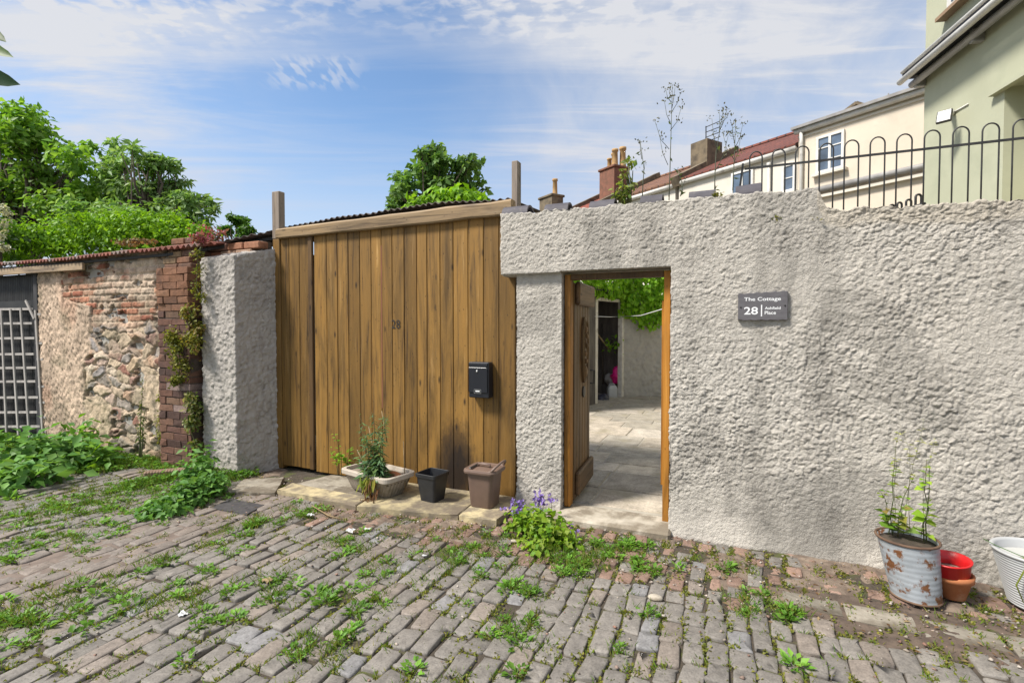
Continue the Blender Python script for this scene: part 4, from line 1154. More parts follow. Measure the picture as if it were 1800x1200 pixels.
def trough():
    z = zs_; c = np.array([-2.885, -.16, z]); rz = -.225; KW, KD = 1.06, 1.42
    t = thing('trough_planter', 'faded taupe plastic trough planter with ribbed sides on the slab', 'planter', c)
    W, Dp, H = .60, .235, .185
    # ribbed body: dense outline with flutes
    def outline(w, d, fl):
        o = []; R = Matrix.Rotation(rz, 2); base = rrect(w, d, .07, 8)
        pts = []
        for a, b in zip(base, base[1:] + base[:1]):
            L = math.dist(a, b); n = max(1, int(L / .009))
            for k in range(n): pts.append((a[0] + (b[0] - a[0]) * k / n, a[1] + (b[1] - a[1]) * k / n))
        return pts
    def resample(pts, n):
        q = pts + pts[:1]; acc = [0]
        for a, b in zip(q[:-1], q[1:]): acc.append(acc[-1] + math.dist(a, b))
        s = np.linspace(0, acc[-1], n, endpoint=False); A = np.array(q)
        return np.stack([np.interp(s, acc, A[:, 0]), np.interp(s, acc, A[:, 1])], 1)
    n = 260; R = np.array([[math.cos(rz), -math.sin(rz)], [math.sin(rz), math.cos(rz)]])
    rings = []
    for w, d, zz, f in ((.46, .15, 0, 0), (.475, .165, .012, .5), (.51, .185, .06, 1), (.545, .21, .12, 1), (.565, .222, .150, .6), (.57, .225, .158, 0)):
        p = resample(outline(w * KW, d * KD, 0), n); s = 1 + f * .012 * np.cos(np.arange(n) / n * 2 * PI * 44)[:, None]
        p = p + unit(p) * (f * .004 * np.cos(np.arange(n) / n * 2 * PI * 44))[:, None]
        p = p @ R.T; rings.append([(c[0] + a, c[1] + b, z + zz) for a, b in p])
    mb = MB(); mb.loft(rings, True); mb.build('body', TAUPEPL, t, True)
    mb = MB(); mb.loft(rings_at(c, rz, [(a * KW, b * KD, q) for a, b, q in [(.572, .225, .152), (.60, .25, .152), (.60, .25, .186), (.592, .242, .190), (.555, .205, .190), (.545, .195, .15), (.53, .185, .125)]], .06), False); mb.build('rim', TAUPERIM, t, False)
    mb = MB(); mb.loft(rings_at(c, rz, [(a * KW, b * KD, q) for a, b, q in [(.545, .20, .120), (.535, .19, .140), (.3, .08, .150)]], .05)); mb.build('soil', SOIL, t, True)
    # canes
    mb = MB(); f = lambda px, py: P(px, py, c[1] - .0)
    for a, b in (((654, 835), (628, 790)), ((663, 805), (648, 749)), ((712, 842), (709, 775)), ((680, 760), (671, 722))):
        p, q = f(*a), f(*b); mb.tube([p - np.array([0, 0, .08]), q], [.005, .004], 6)
    o = mb.build('bamboo_canes', DRYSTEM, None, True, (c[0], c[1], z + .15)); tag(o, 'thin tan canes stuck leaning in the trough planter', 'canes')
    mb = MB(); w = Vector((c[0] + .19, c[1] - .01, z + .17))
    mb.tube([w + Vector((-.07, 0, .01)), w, w + Vector((.07, -.02, .0))], [.02, .028, .02], 8)
    tag(mb.build('clay_shard', TERRA, None, True, tuple(w)), 'broken terracotta shard lying in the trough planter', 'shard')
    b = (c[0] + .075, c[1] - .13, z + .14)
    stem_plant('toadflax_plant', 'tall blue green spiky plant growing from the trough planter', 'plant', b,
               [((.055 * math.cos(k * 1.7), .045 * math.sin(k * 2.3)), random.uniform(.22, .68), (random.uniform(-.16, .16), random.uniform(-.07, .04)), 46, .04) for k in range(13)],
               [(.10, .19, .09), (.14, .25, .13), (.08, .16, .07), (.18, .28, .10)], .10, aspect=.24, droop=.5)
    # dead leaves spilling over the front of the trough
    t2 = thing('dead_foliage', 'withered brown and yellow leaves spilling over the trough front', 'plant', (b[0] + .02, b[1] - .06, z + .02))
    n2 = 90; u = RNG.random(n2); pos = np.stack([b[0] + .015 + RNG.normal(size=n2) * .035, b[1] - .075 - .05 * (1 - u) + RNG.normal(size=n2) * .012, z + .005 + .18 * u], 1)
    dr = np.stack([RNG.normal(size=n2) * .3, RNG.normal(size=n2) * .25 - .2, -np.ones(n2)], 1); nm = np.stack([RNG.normal(size=n2) * .5, -np.ones(n2), RNG.normal(size=n2) * .3], 1)
    leaf_obj('foliage', [leaf_mesh(pos, dr, nm, .05 + .06 * RNG.random(n2), .014, lerp_cols(n2, [(.16, .075, .03), (.22, .12, .05), (.09, .045, .02)])),
                         leaf_mesh(np.stack([b[0] + RNG.normal(size=14) * .05, np.full(14, b[1] - .08), z + .12 + .08 * RNG.random(14)], 1), np.stack([RNG.normal(size=14) * .5, -.4 * np.ones(14), -.8 * np.ones(14)], 1), np.stack([RNG.normal(size=14) * .4, -np.ones(14), .5 * np.ones(14)], 1), .12, .03, lerp_cols(14, [(.30, .27, .04), (.2, .25, .03)]))], LEAF, t2)
    # leafy green plant behind the left end
    p = P(600, 838, .06)
    stem_plant('young_shrub', 'small yellow green leafy shoots behind the left end of the trough', 'plant', (p[0], p[1], z),
               [((0, 0), .42, (-.05, -.03), 26, .3), ((.05, .02), .30, (.07, -.02), 22, .25), ((-.04, 0), .28, (-.08, -.03), 20, .3)], [(.16, .32, .03), (.24, .42, .04)], .085, aspect=.5)
    p = P(662, 850, c[1])
    stem_plant('seedling', 'little green weed sprouting at the middle of the trough', 'plant', (c[0] - .07, c[1] - .03, z + .14), [((0, 0), .10, (.03, 0), 14, .1), ((-.03, .02), .16, (-.04, 0), 18, .1)], [(.12, .22, .04), (.07, .15, .04)], .07, aspect=.45)
    q = G(648, 872, z)
    stem_plant('broadleaf_weed', 'two stemmed round leaved weed on the slab before the trough', 'plant', (q[0] - .08, q[1] + .02, z), [((0, 0), .12, (.03, -.01), 5, .45), ((.06, 0), .07, (.03, 0), 5, .35)], [(.13, .30, .04)], .10, aspect=.85)
trough()

def square_pot():
    z = zs_ + .002; c = G(752, 882, z); c = (c[0], c[1] + .075, z); rz = -.12
    t = thing('square_pot', 'empty black square plastic plant pot beside the trough planter', 'pot', c)
    mb = MB(); mb.loft(rings_at(c, rz, [(.145, .145, 0), (.150, .150, .01), (.196, .196, .20), (.196, .196, .222)], .02), True)
    # hollow: reopen by an inner skin
    mb2 = MB(); mb2.loft(rings_at(c, rz, [(.150, .150, .0), (.197, .197, .205), (.212, .212, .205), (.214, .214, .232), (.205, .205, .235), (.196, .196, .232), (.186, .186, .19), (.142, .142, .012)], .02), True)
    mb2.build('pot_body', BLACKPL, t, False)
square_pot()

def caddy():
    z = zs_ + .004; c = G(844, 893, z); c = (c[0], c[1] + .085, z); rz = .02
    t = thing('food_waste_bin', 'brown plastic food waste bin with lid and handle by the pier', 'bin', c)
    mb = MB(); mb.loft(rings_at(c, rz, [(.188, .170, 0), (.198, .180, .012), (.232, .212, .25), (.238, .218, .285), (.238, .218, .29)], .04, 7)); mb.build('body', BROWNPL, t, True)
    mb = MB(); mb.loft(rings_at((c[0], c[1] - .002, c[2]), rz, [(.245, .226, .282), (.284, .262, .284), (.288, .266, .298), (.280, .258, .312), (.262, .240, .316), (.250, .228, .313), (.08, .06, .316)], .05, 7)); lid = mb.build('lid', BROWNPL, t, False)
    mb = MB(); zz = z + .322
    mb.tube([(c[0] - .055, c[1] - .01, zz - .012), (c[0] - .05, c[1] - .01, zz + .016), (c[0] + .05, c[1] - .01, zz + .016), (c[0] + .055, c[1] - .01, zz - .012)], .011, 8); mb.build('lid_grip', BROWNPL, lid, True)
    mb = MB(); mb.box((c[0] - .072, c[1] - .03, zz + .004), (.020, .19, .010), bev=.004); mb.build('lock_bar', BLACKPL, t)
    # carrying handle swung back to the right
    hp = []
    for k in range(13):
        a = PI * k / 12; hp.append((c[0] + .10 + .085 * math.sin(a) * .75, c[1] - .118 * math.cos(a), z + .30 + .075 * math.sin(a)))
    mb = MB(); mb.tube(hp, .0105, 8); mb.build('carry_handle', BROWNPL, t, True)
    for s in (-1, 1):
        mb = MB(); mb.lathe([(.02, 0), (.02, .012), (.012, .018), (0, .018)], n=14, fn=lambda a, b, an: (c[0] + .10 + a * math.cos(an), c[1] + s * (.108 + b), z + .30 + a * math.sin(an))); mb.build('hinge_boss', BROWNPL, t, True)
caddy()

# ================================================================ POTS BY THE RIGHT WALL
def bucket():
    c = G(1610, 1058, 0.012); c = np.array([c[0] + .02, c[1] + .075, .012])
    t = thing('galvanised_bucket', 'rusty galvanised steel bucket of soil against the rough wall', 'bucket', c)
    k = 1.0; lean = lambda z: np.array([-.035 * z / .33, .05 * z / .33])
    def fn(r, z, a): 
        l = lean(z); q = 1 + .006 * math.sin(3 * a + 1); return (r * .90 * q * math.cos(a) + l[0], r * .90 * q * math.sin(a) + l[1], z * .96)
    prof = [(.118, 0), (.128, .002)]
    for i in range(1, 60): 
        u = i / 60; prof.append((.128 + .030 * u + .0006 * math.sin(u * 60 * 1.1), .31 * u))
    mb = MB(); mb.lathe(prof + [(.160, .314), (.150, .315), (.146, .27)], c, 56, fn=fn); mb.build('body', GALV, t, True)
    mb = MB(); pts = [Vector(c) + Vector(fn(.161, .316, 2 * PI * i / 48)) for i in range(49)]; mb.tube(pts, .0075, 8, False); mb.build('rim', RUST, t, True)
    mb = MB(); mb.tube([Vector(c) + Vector(fn(.129, .006, 2 * PI * i / 48)) for i in range(49)], .006, 8, False); mb.build('foot_ring', RUST, t, True)
    mb = MB(); mb.lathe([(.147, .295), (.10, .302), (.05, .306), (0, .307)], c, 28, fn=fn); mb.build('soil', SOIL, t, True)
    top = c + np.array([-.035, .05, .30])
    stem_plant('bucket_plant', 'bushy yellow green plant growing at the left of the rusty bucket', 'plant', top + np.array([-.06, .02, 0]),
               [((0, 0), .50, (.0, .0), 20, .08), ((.03, .02), .36, (.07, 0), 15, .1), ((-.02, .0), .27, (-.05, -.02), 14, .08), ((.02, -.02), .20, (.03, -.03), 12, .1)], [(.20, .36, .035), (.30, .42, .05), (.13, .27, .03), (.32, .24, .06)], .062, aspect=.85, stem_r=.0035)
    stem_plant('bucket_plant', 'single tall stemmed plant growing at the right of the rusty bucket', 'plant', top + np.array([.075, -.02, 0]),
               [((0, 0), .47, (.005, 0), 30, .05), ((.01, 0), .46, (.012, 0), 4, .2)], [(.22, .38, .035), (.32, .46, .05), (.30, .42, .15)], .07, aspect=.85, stem_r=.004)
    # seed heads of a dead stem rising beyond
    stem_plant('wispy_stems', 'thin wispy yellowish stems rising above the rusty bucket', 'plant', top + np.array([.0, .05, 0]),
               [((-.05, 0), .62, (.02, .01), 16, .55), ((.03, 0), .60, (-.02, .01), 14, .55), ((.08, .0), .57, (.06, .01), 12, .6), ((0, .01), .66, (.10, .01), 12, .6)], [(.36, .40, .12), (.42, .42, .18)], .055, aspect=.45, stem_r=.0018)
bucket()

def clay_pots():
    c = G(1680, 1056, .014); c = np.array([c[0], c[1] + .06, .014])
    t = thing('terracotta_pot', 'small terracotta flower pot holding a red pot beside the bucket', 'pot', c)
    mb = MB(); mb.lathe([(.055, 0), (.062, .002), (.085, .098), (.096, .10), (.098, .135), (.088, .136), (.082, .10), (.05, .02), (0, .02)], c, 40); mb.build('pot_body', TERRA, t, True)
    z = np.array([c[0] - .005, c[1] - .0, c[2] + .035]); M_ = Matrix.Rotation(-.09, 3, 'Y') @ Matrix.Rotation(.08, 3, 'X')
    t2 = thing('red_pot', 'bright red plastic pot sitting inside the terracotta pot', 'pot', z)
    def f(r, zz, a): return tuple(M_ @ Vector((r * math.cos(a), r * math.sin(a), zz)))
    mb = MB(); mb.lathe([(.05, 0), (.054, .002), (.080, .10), (.090, .102), (.096, .168), (.102, .170), (.103, .178), (.093, .178), (.086, .125), (.076, .10), (.05, .012)], z, 40, fn=f); mb.build('pot_body', REDPL, t2, True)
    mb = MB(); mb.lathe([(.083, .112), (.05, .116), (.02, .114), (0, .117)], z, 24, fn=f); mb.build('soil', M_simple('gravel_soil', (.55, .47, .38), (.16, .12, .09), 60, .95, bs=.8, bscale=80), t2, True)
clay_pots()

def white_planter():
    c = G(1800, 1078, .01); c = np.array([c[0] + .115, c[1] + .12, .01])
    t = thing('white_planter', 'large white ribbed round planter with water at the right', 'planter', c)
    prof = [(.118, 0), (.128, .004)]
    n = 90
    for i in range(n): 
        u = i / n; prof.append((.130 + .068 * u + .0022 * math.sin(u * 2 * PI * 19), .008 + .27 * u))
    prof += [(.203, .282), (.208, .287), (.206, .295), (.190, .296), (.184, .285), (.178, .23), (.15, .1)]
    mb = MB(); mb.lathe(prof, c, 72); mb.build('planter_body', WHITEPL, t, True)
    m, nt, N, L, b, out = nodes('cloudy_water'); b.inputs['Base Color'].default_value = (.46, .46, .43, 1); b.inputs['Roughness'].default_value = .08
    mb = MB(); mb.lathe([(1e-6, .245), (.1789, .2452)], c, 40); mb.f = mb.f[:40]; mb.build('water', m, t, True)
    e = [c + np.array(v) for v in ((-.235, .03, .318), (-.19, .0, .300), (-.10, -.05, .275), (.02, -.06, .262))]
    mb = MB(); mb.col = (.06, .16, .02)
    rr = []
    for k, p in enumerate(e):
        w = (.004, .011, .012, .006)[k]; rr.append([(p[0], p[1] - w, p[2]), (p[0], p[1], p[2] + .002), (p[0], p[1] + w, p[2]), (p[0], p[1], p[2] - .002)])
    mb.loft(rr); mb.col = (.30, .34, .06)
    a = c + np.array([-.13, -.158, .25]); mb.tube([c + np.array((-.12, -.07, .275)), c + np.array((-.13, -.15, .30)), a, c + np.array([-.155, -.135, .15]), c + np.array([-.12, -.125, .06])], [.003, .004, .004, .004, .002], 6)
    tag(mb.build('strap_leaf', LEAF, None, True, tuple(e[1])), 'long strap leaf draped over the rim of the white planter', 'leaf')
white_planter()

# ================================================================ COURTYARD
def yard():
    z = .035; mbv = MB(); x = -4.2
    # flagstones in rows across
    d = camdir(.25, 1.0); rows = 0; y = .28
    joints = M_simple('yard_mortar', (.42, .38, .31), (.3, .27, .22), 6, .9, bs=.3)
    m2 = MB(); m2.add([(-5.2, .24, z - .006), (.9, .24, z - .006), (.9, 12, z - .006), (-5.2, 12, z - .006)], [(0, 1, 2, 3)]); struct(m2.build('courtyard_bed', joints))
    while y < 10.6:
        h = random.choice((.30, .36, .45, .55)); x = -5.2 + random.uniform(0, .5)
        while x < .9:
            w = random.uniform(.4, .85)
            c = np.array(random.choice([(.52, .45, .36), (.48, .425, .345), (.45, .405, .335), (.54, .48, .40), (.42, .375, .305)])) * random.uniform(.76, .95)
            mbv.col = tuple(c); g = random.uniform(.007, .013)
            mbv.box((x + w / 2, y + h / 2, z - .02 + random.uniform(-.003, .004)), (w - 2 * g, h - 2 * g, .045), bev=.006, M=Matrix.Rotation(random.gauss(0, .004), 3, 'X') @ Matrix.Rotation(random.gauss(0, .004), 3, 'Y'))
            x += w
        y += h
    struct(mbv.build('courtyard_paving', FLAG))
yard()

def rough_patch(p0, p1, h, mat, name, parent=None, cell=.05, amp=.03, st=.022, z0=0.0, seed=50, thick=.25):
    p0, p1 = np.array([p0[0], p0[1], z0]), np.array([p1[0], p1[1], z0]); d = p1 - p0; L = np.linalg.norm(d); d /= L
    nx, nz = int(L / st), int(h / st); a, b = np.meshgrid(np.linspace(0, L, nx + 1), np.linspace(0, h, nz + 1), indexing='ij')
    V = p0 + a.ravel()[:, None] * d + b.ravel()[:, None] * np.array([0, 0, 1]); i = np.arange(len(V)).reshape(nx + 1, nz + 1)
    F = np.stack([i[:-1, :-1], i[1:, :-1], i[1:, 1:], i[:-1, 1:]], -1).reshape(-1, 4)
    V, hh = displace(V, F, cell, amp, seed)
    o = mesh_np(name, V, F, mat, parent, np.ones((len(V), 3)), True)
    nn = np.array([-d[1], d[0], 0]); mb = MB(); c = (p0 + p1) / 2 + nn * (thick / 2 + amp * 1.5)
    mb.box((c[0], c[1], z0 + h / 2), (L, thick, h), rz=math.atan2(d[1], d[0])); 
    return o, mb

def yard_back():
    zf = .035
    A = G(1044, 709, zf); B = G(1091, 697, zf); E = G(1164, 696, zf); E2 = B + (E - B) * 2.2
    Hdoor = 1.98
    # back wall right of the opening
    t = thing('yard_wall', 'grey rough cast wall at the back of the courtyard beneath ivy', 'wall', (B[0], B[1], 0))
    o, mb = rough_patch(B + unit(E - B) * .05, E2, 2.1, RENDER_YARD, 'wall_render', t); mb.build('wall_core', RENDER_YARD, t)
    # store with white frame
    dv = unit(B - A); nrm = np.array([-dv[1], dv[0], 0])
    s = thing('garden_store', 'dark open garden store with white door frame at the courtyard end', 'store', (A[0], A[1], 0))
    for p, w in ((A, .13), (B, .10)):
        mb = MB(); mb.box((p[0], p[1], zf + Hdoor / 2), (w, .10, Hdoor), rz=math.atan2(dv[1], dv[0]), bev=.006); mb.build('frame_post', OLDWHITE, s)
    c = (A + B) / 2; Lw = np.linalg.norm(B - A)
    mb = MB(); mb.box((c[0], c[1], zf + Hdoor + .03), (Lw + .1, .10, .06), rz=math.atan2(dv[1], dv[0]), bev=.005); mb.build('frame_head', OLDWHITE, s)
    mb = MB()
    bk = nrm * 1.5
    q0, q1, q2, q3 = A - dv * 1.4 + bk, B + dv * .5 + bk, A - dv * 1.4, B + dv * .1
    for a, b in ((q0, q1), (q1, B + dv * .12)):
        m_ = (a + b) / 2; l = np.linalg.norm(b - a); mb.box((m_[0], m_[1], 1.1), (l, .08, 2.2), rz=math.atan2(b[1] - a[1], b[0] - a[0]))
    m_ = (A - dv * 1.5 + A) / 2 - dv * .06; mb.box((m_[0], m_[1], 1.1), (1.5, .12, 2.2), rz=math.atan2(dv[1], dv[0]))
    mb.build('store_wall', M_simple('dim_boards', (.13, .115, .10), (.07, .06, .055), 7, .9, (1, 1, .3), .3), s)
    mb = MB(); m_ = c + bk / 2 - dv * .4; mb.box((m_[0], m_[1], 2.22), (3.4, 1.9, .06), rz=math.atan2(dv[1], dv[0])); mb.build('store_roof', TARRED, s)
    # grey panel inside, leaning
    mb = MB(); p = A + dv * .30 + nrm * .7; mb.box((p[0], p[1], .75), (.55, .04, 1.45), rz=math.atan2(dv[1], dv[0]) + .2); tag(mb.build('leaning_board', M_simple('grey_board', (.25, .235, .225), (.2, .19, .18), 5, .8), None, False, (p[0], p[1], .035)), 'grey sheet leaning inside the garden store', 'board')
    # broom handle
    mb = MB(); a, b = PL(1051, 588, A + nrm * .35, nrm), PL(1084, 632, A + nrm * .35, nrm); mb.tube([a + (a - b) * .2, b + (b - a) * 1.6], .016, 8); tag(mb.build('broom_handle', DRYSTEM, None, True, tuple(b)), 'brown wooden broom handle leaning inside the garden store', 'broom')
    mb = MB()
    for k in range(9):
        a = PL(1058 + k * 1.6, 566 + random.uniform(0, 8), A + nrm * .55, nrm); b = PL(1060 + k * 1.2, 650, A + nrm * .5, nrm); mb.tube([a, (a + b) / 2 + RNG.normal(size=3) * .02, b - np.array([0, 0, .3])], .010, 6)
    tag(mb.build('cane_bundle', BARK, None, True, tuple(b)), 'bundle of thin brown sticks upright in the store', 'sticks')
    # pink plastic things
    def lump(name, px, py, r, mat, label, cat, off, sz=1.0, seed=1):
        c = PL(px, py, A + nrm * off, nrm); n, m = 22, 14; vs = []; fs = []
        for j in range(m + 1):
            for i in range(n):
                a, b = 2 * PI * i / n, PI * j / m
                q = np.array([math.sin(b) * math.cos(a), math.sin(b) * math.sin(a), math.cos(b) * sz]); k = 1 + .28 * (vnoise(q[None] * 2.2 + seed * 5, seed)[0] - .5) * 2
                vs.append(c + q * r * k)
        for j in range(m):
            for i in range(n): fs.append((j * n + i, (j + 1) * n + i, (j + 1) * n + (i + 1) % n, j * n + (i + 1) % n))
        o = mesh_np(name, np.array(vs), fs, mat, None, None, True, tuple(c)); return tag(o, label, cat)
    lump('pink_bag', 1083, 641, .13, PINK, 'bright pink plastic bag hanging higher inside the store', 'bag', .25, 1.5, 3)
    lump('pink_bag', 1085, 660, .13, PINK, 'lower bright pink plastic bag above the white can', 'bag', .12, 1.5, 5)
    lump('grey_sack', 1074, 665, .13, M_simple('grey_sack', (.36, .34, .32), (.28, .26, .25), 6, .8), 'pale grey sack behind the white jerry can', 'sack', .3, 1.0, 8)
    lump('rubbish_bag', 1060, 700, .13, DARKBAG, 'crumpled dark bag on the floor of the store', 'bag', .12, .75, 9)
    p = PL(1076, 697, A + nrm * .14, nrm); t2 = thing('jerry_can', 'white plastic jerry can standing in the store doorway', 'can', p)
    mb = MB(); mb.loft(rings_at((p[0], p[1], zf), .5, [(.19, .14, 0), (.2, .15, .02), (.2, .15, .18), (.15, .11, .24), (.06, .05, .25)], .03)); mb.build('can_body', WHITEPL, t2, False)
    mb = MB(); mb.tube([(p[0] - .06, p[1], zf + .23), (p[0] - .05, p[1], zf + .275), (p[0] + .03, p[1] + .02, zf + .275), (p[0] + .05, p[1] + .02, zf + .24)], .012, 8); mb.build('can_handle', WHITEPL, t2, True)
    # ivy
    iv = thing('ivy', 'mass of bright green ivy over the courtyard back wall and store', 'ivy', (B[0], B[1], 1.5))
    parts = []; dE = unit(E - B); nE = np.array([-dE[1], dE[0], 0])
    def ivy_along(p0, p1, z0f, z1, n, off):
        u = RNG.random(n); zt = RNG.random(n); q = p0 + (p1 - p0) * u[:, None]; zlo = z0f(u)
        z = zlo + (z1 - zlo) * zt ** .8; nn = np.array([-(p1 - p0)[1], (p1 - p0)[0], 0]); nn = nn / np.linalg.norm(nn)
        bul = .10 + .16 * np.sin(zt * PI) + .10 * vnoise(np.stack([u * 9, z * 4, u * 0], 1), 6)
        pos = q - nn * (off + bul * RNG.random(n) ** .4)[:, None]; pos[:, 2] = z
        nrm = unit(-nn * .8 + np.array([0, 0, .55]) + RNG.normal(size=(n, 3)) * .35)
        dr = RNG.normal(size=(n, 3)) * .5 + np.array([0, 0, -1.0]); s = .10 * (.6 + .7 * RNG.random(n))
        parts.append(leaf_mesh(pos, dr, nrm, s, s * .85, lerp_cols(n, [(.19, .42, .012), (.26, .50, .02), (.13, .30, .012), (.32, .54, .05)])))
    dl = A - dv * 1.4
    ivy_along(B - dE * .05, E2, lambda u: 1.58 + .10 * np.sin(u * 14) + .12 * RNG.random(len(u)) - .16 * np.exp(-((u - .22) / .1) ** 2) + .14 * np.exp(-((u - .02) / .05) ** 2), 3.0, 3600, .0)
    ivy_along(dl, B, lambda u: 2.08 + .06 * RNG.random(len(u)), 3.0, 2600, .02)
    leaf_obj('foliage', parts, LEAF, iv)
    mb = MB()
    for k in range(14):
        p = B + dE * random.uniform(0, 1.6); mb.tube([p + np.array([0, 0, 2.9]) - nE * .02, p + np.array([random.uniform(-.2, .2), 0, 2.2]) - nE * .06, p + np.array([random.uniform(-.2, .2), 0, 1.7]) - nE * .04], [.012, .008, .003], 5)
    mb.build('stem', BARK, iv, True)
    # ivy sprig inside the store
    q = PL(1079, 602, A + nrm * .15, nrm); leaf_obj('hanging_sprig', [blob_leaves(q, (.14, .14, .16), 46, .09, BRIGHT, 5, .4)], LEAF, iv)
    # washing line
    a = PL(1046, 556, A - nrm * .08, nrm); b = PL(1098, 556, B - nE * .45, nE); c2 = D(1172, 541, 6.5); c2b = D(1235, 520, 5.4)
    mb = MB(); mb.tube([a, a * .5 + b * .5 + np.array([0, 0, -.01]), b, b * .5 + c2 * .5 + np.array([0, 0, -.04]), c2, c2b], .006, 6); tag(mb.build('washing_line', LETTER, None, True, tuple(a)), 'thin white washing line strung across the courtyard', 'line')
    # weed at wall foot
    w = G(1141, 694, zf); stem_plant('wall_weed', 'green weed growing at the foot of the courtyard back wall', 'plant', w, [((random.uniform(-.15, .15), random.uniform(-.05, .02)), random.uniform(.12, .32), (random.uniform(-.12, .12), -.03), 22, .1) for _ in range(8)], GREENS + [(.12, .2, .04)], .10, aspect=.5)
yard_back()

# ================================================================ HOUSES
def terrace():
    td = camdir(-.611, 1.0)[:2]; t = np.array([*td, 0]); n = np.array([t[1], -t[0], 0])
    if np.dot(n, RT) < 0: n = -n
    E0 = D(1616, 575, 11.5); E0[2] = 0
    on = lambda px, py, off=0.0: PL(px, py, E0 - n * off, n)
    ang = math.atan2(t[1], t[0])
    S_ = lambda px: float(np.dot(on(px, 500) - E0, t))     # distance along the street from the green house
    def at(s, z, off=0.0): return E0 + t * s - n * off + np.array([0, 0, z])
    def wallbox(name, s0, s1, z0, z1, mat, parent, depth=7.0, off=0.0):
        mb = MB(); c = at((s0 + s1) / 2, (z0 + z1) / 2) + n * (depth / 2 - off); mb.box(c, (abs(s1 - s0), depth, z1 - z0), rz=ang); return mb.build(name, mat, parent)
    def gutter(name, a, b, r, mat, parent, off=.09):
        mb = MB(); pa, pb = a - n * off, b - n * off; mb.tube([pa, pb], r, 10)
        return mb.build(name, mat, parent, True)
    def window(px0, px1, pyt, pyb, parent, mull, pyr=None, sill=True, bars=1):
        a = on(px0, pyb); b = on(px1, pyt if pyr is None else pyr); s0, s1 = np.dot(a - E0, t), np.dot(b - E0, t); tl = on(px0, pyt)
        z0, z1 = a[2], tl[2]; c = (s0 + s1) / 2; W = abs(s1 - s0); H = z1 - z0; fw = .06
        f = MB()
        for k in range(mull + 2):
            ss = s0 + (s1 - s0) * k / (mull + 1) * 1.0; f.box(at(ss - (math.copysign(fw / 2, s1 - s0) if k == mull + 1 else 0) + (math.copysign(fw / 2, s1 - s0) if k == 0 else 0), (z0 + z1) / 2, .02), (fw, .10, H), rz=ang)
        for zz in [z0 + fw / 2, z1 - fw / 2]: f.box(at(c, zz, .018), (W - .004, .10, fw), rz=ang)
        for k in range(bars): f.box(at(c, z0 + H * (k + 1) / (bars + 1), .016), (W - .006, .09, .025), rz=ang)
        w = f.build('window', WHITE, parent)
        g = MB(); g.box(at(c, (z0 + z1) / 2, .01), (W - .03, .06, H - .03), rz=ang); g.build('pane', GLASS, w)
        if sill: 
            q = MB(); q.box(at(c, z0 - .04, .06), (W + .16, .16, .06), rz=ang); q.build('sill', CREAM2, w)
        return w
    rt1 = M_rooftile('roof_clay_dark', (.20, .055, .035), (.14, .042, .03), (.05, .02, .016), t)
    rt2 = M_rooftile('roof_clay_brown', (.24, .115, .06), (.17, .075, .045), (.07, .035, .025), t)
    # --- cream house beside the green one
    zt = on(1610, 168)[2]; s_end = S_(1400)
    h = thing('cream_house', 'cream rendered house with white gutter next to the sage green house', 'house', at(0, 0))
    wallbox('wall', -3, s_end, 0, zt, CREAM, h)
    gutter('gutter', at(-3, zt + .02), at(s_end + .05, zt + .02), .075, GUTTER, h)
    mb = MB(); mb.box(at((s_end - 3) / 2, zt + .10, .12) + n * 1.4, (s_end + 3.2, 3.0, .07), rz=ang); mb.build('roof_edge', GUTTER_GREY, h)
    mb = MB(); mb.box(at((s_end - 3) / 2, zt - .12, .012), (s_end + 3, .04, .05), rz=ang); mb.build('string_course', CREAM2, h)
    dp = at(s_end - .12, zt - .05, .10); mb = MB(); mb.tube([dp + np.array([0, 0, .02]), dp - np.array([0, 0, .28]) + n * .03, at(s_end - .12, zt - .42, .06), at(s_end - .12, 1.5, .06)], .045, 8); mb.build('downpipe', GUTTER, h, True)
    z2 = on(1610, 298)[2]
    gutter('lower_gutter', at(-3, z2), at(s_end + .0, on(1400, 344)[2]), .075, GUTTER_GREY, h, .12)
    mb = MB(); zz = z2 - .02; a_, b_ = at(-3, z2 - .17, .06), at(s_end, on(1400, 344)[2] - .17, .06); beam(mb, a_, b_, .10, .07); mb.build('ledge', CREAM2, h)
    window(1436, 1486, 243, 307, h, 1, 236, True, 2)
    # --- next houses of the terrace
    h2 = thing('terrace_house', 'pale terrace house with dark red tiled roof behind the railing', 'house', at(s_end, 0))
    ze = on(1395, 264)[2]; s2 = S_(1192)
    wallbox('wall', s_end + .01, s2, 0, ze, CREAM2, h2)
    gutter('gutter', at(s_end + .02, ze), at(s2, ze), .075, GUTTER, h2)
    def roof(s0, s1, mat, parent, w=3.0, rise=None, off=.0):
        rise = rise or 1.48; mb = MB()
        a, b, c, d = at(s0, ze + .04, .12 + off), at(s1, ze + .04, .12 + off), at(s1, ze + rise, 0) + n * w, at(s0, ze + rise, 0) + n * w
        up = np.array([0, 0, .09]); mb.prism([a, b, c, d], up)
        mb.prism([at(s0, ze + rise, 0) + n * w, at(s1, ze + rise, 0) + n * w, at(s1, ze, 0) + n * 2 * w, at(s0, ze, 0) + n * 2 * w], up)
        mb.build('roof', mat, parent)
        mb = MB(); mb.tube([at(s0, ze + rise + .09) + n * w, at(s1, ze + rise + .09) + n * w], .09, 8); mb.build('ridge', mat, parent)
    roof(s_end + .01, s2, rt1, h2)
    window(1376, 1400, 292, 340, h2, 0, 288, True, 1)
    window(1287, 1326, 306, 345, h2, 1, 300, False, 0)
    mb = MB(); p = on(1352, 290, .06); mb.box(p, (.09, .10, .12), rz=ang); mb.tube([p, p - np.array([0, 0, 2.5])], .04, 8); mb.build('downpipe', GUTTER, h2, True)
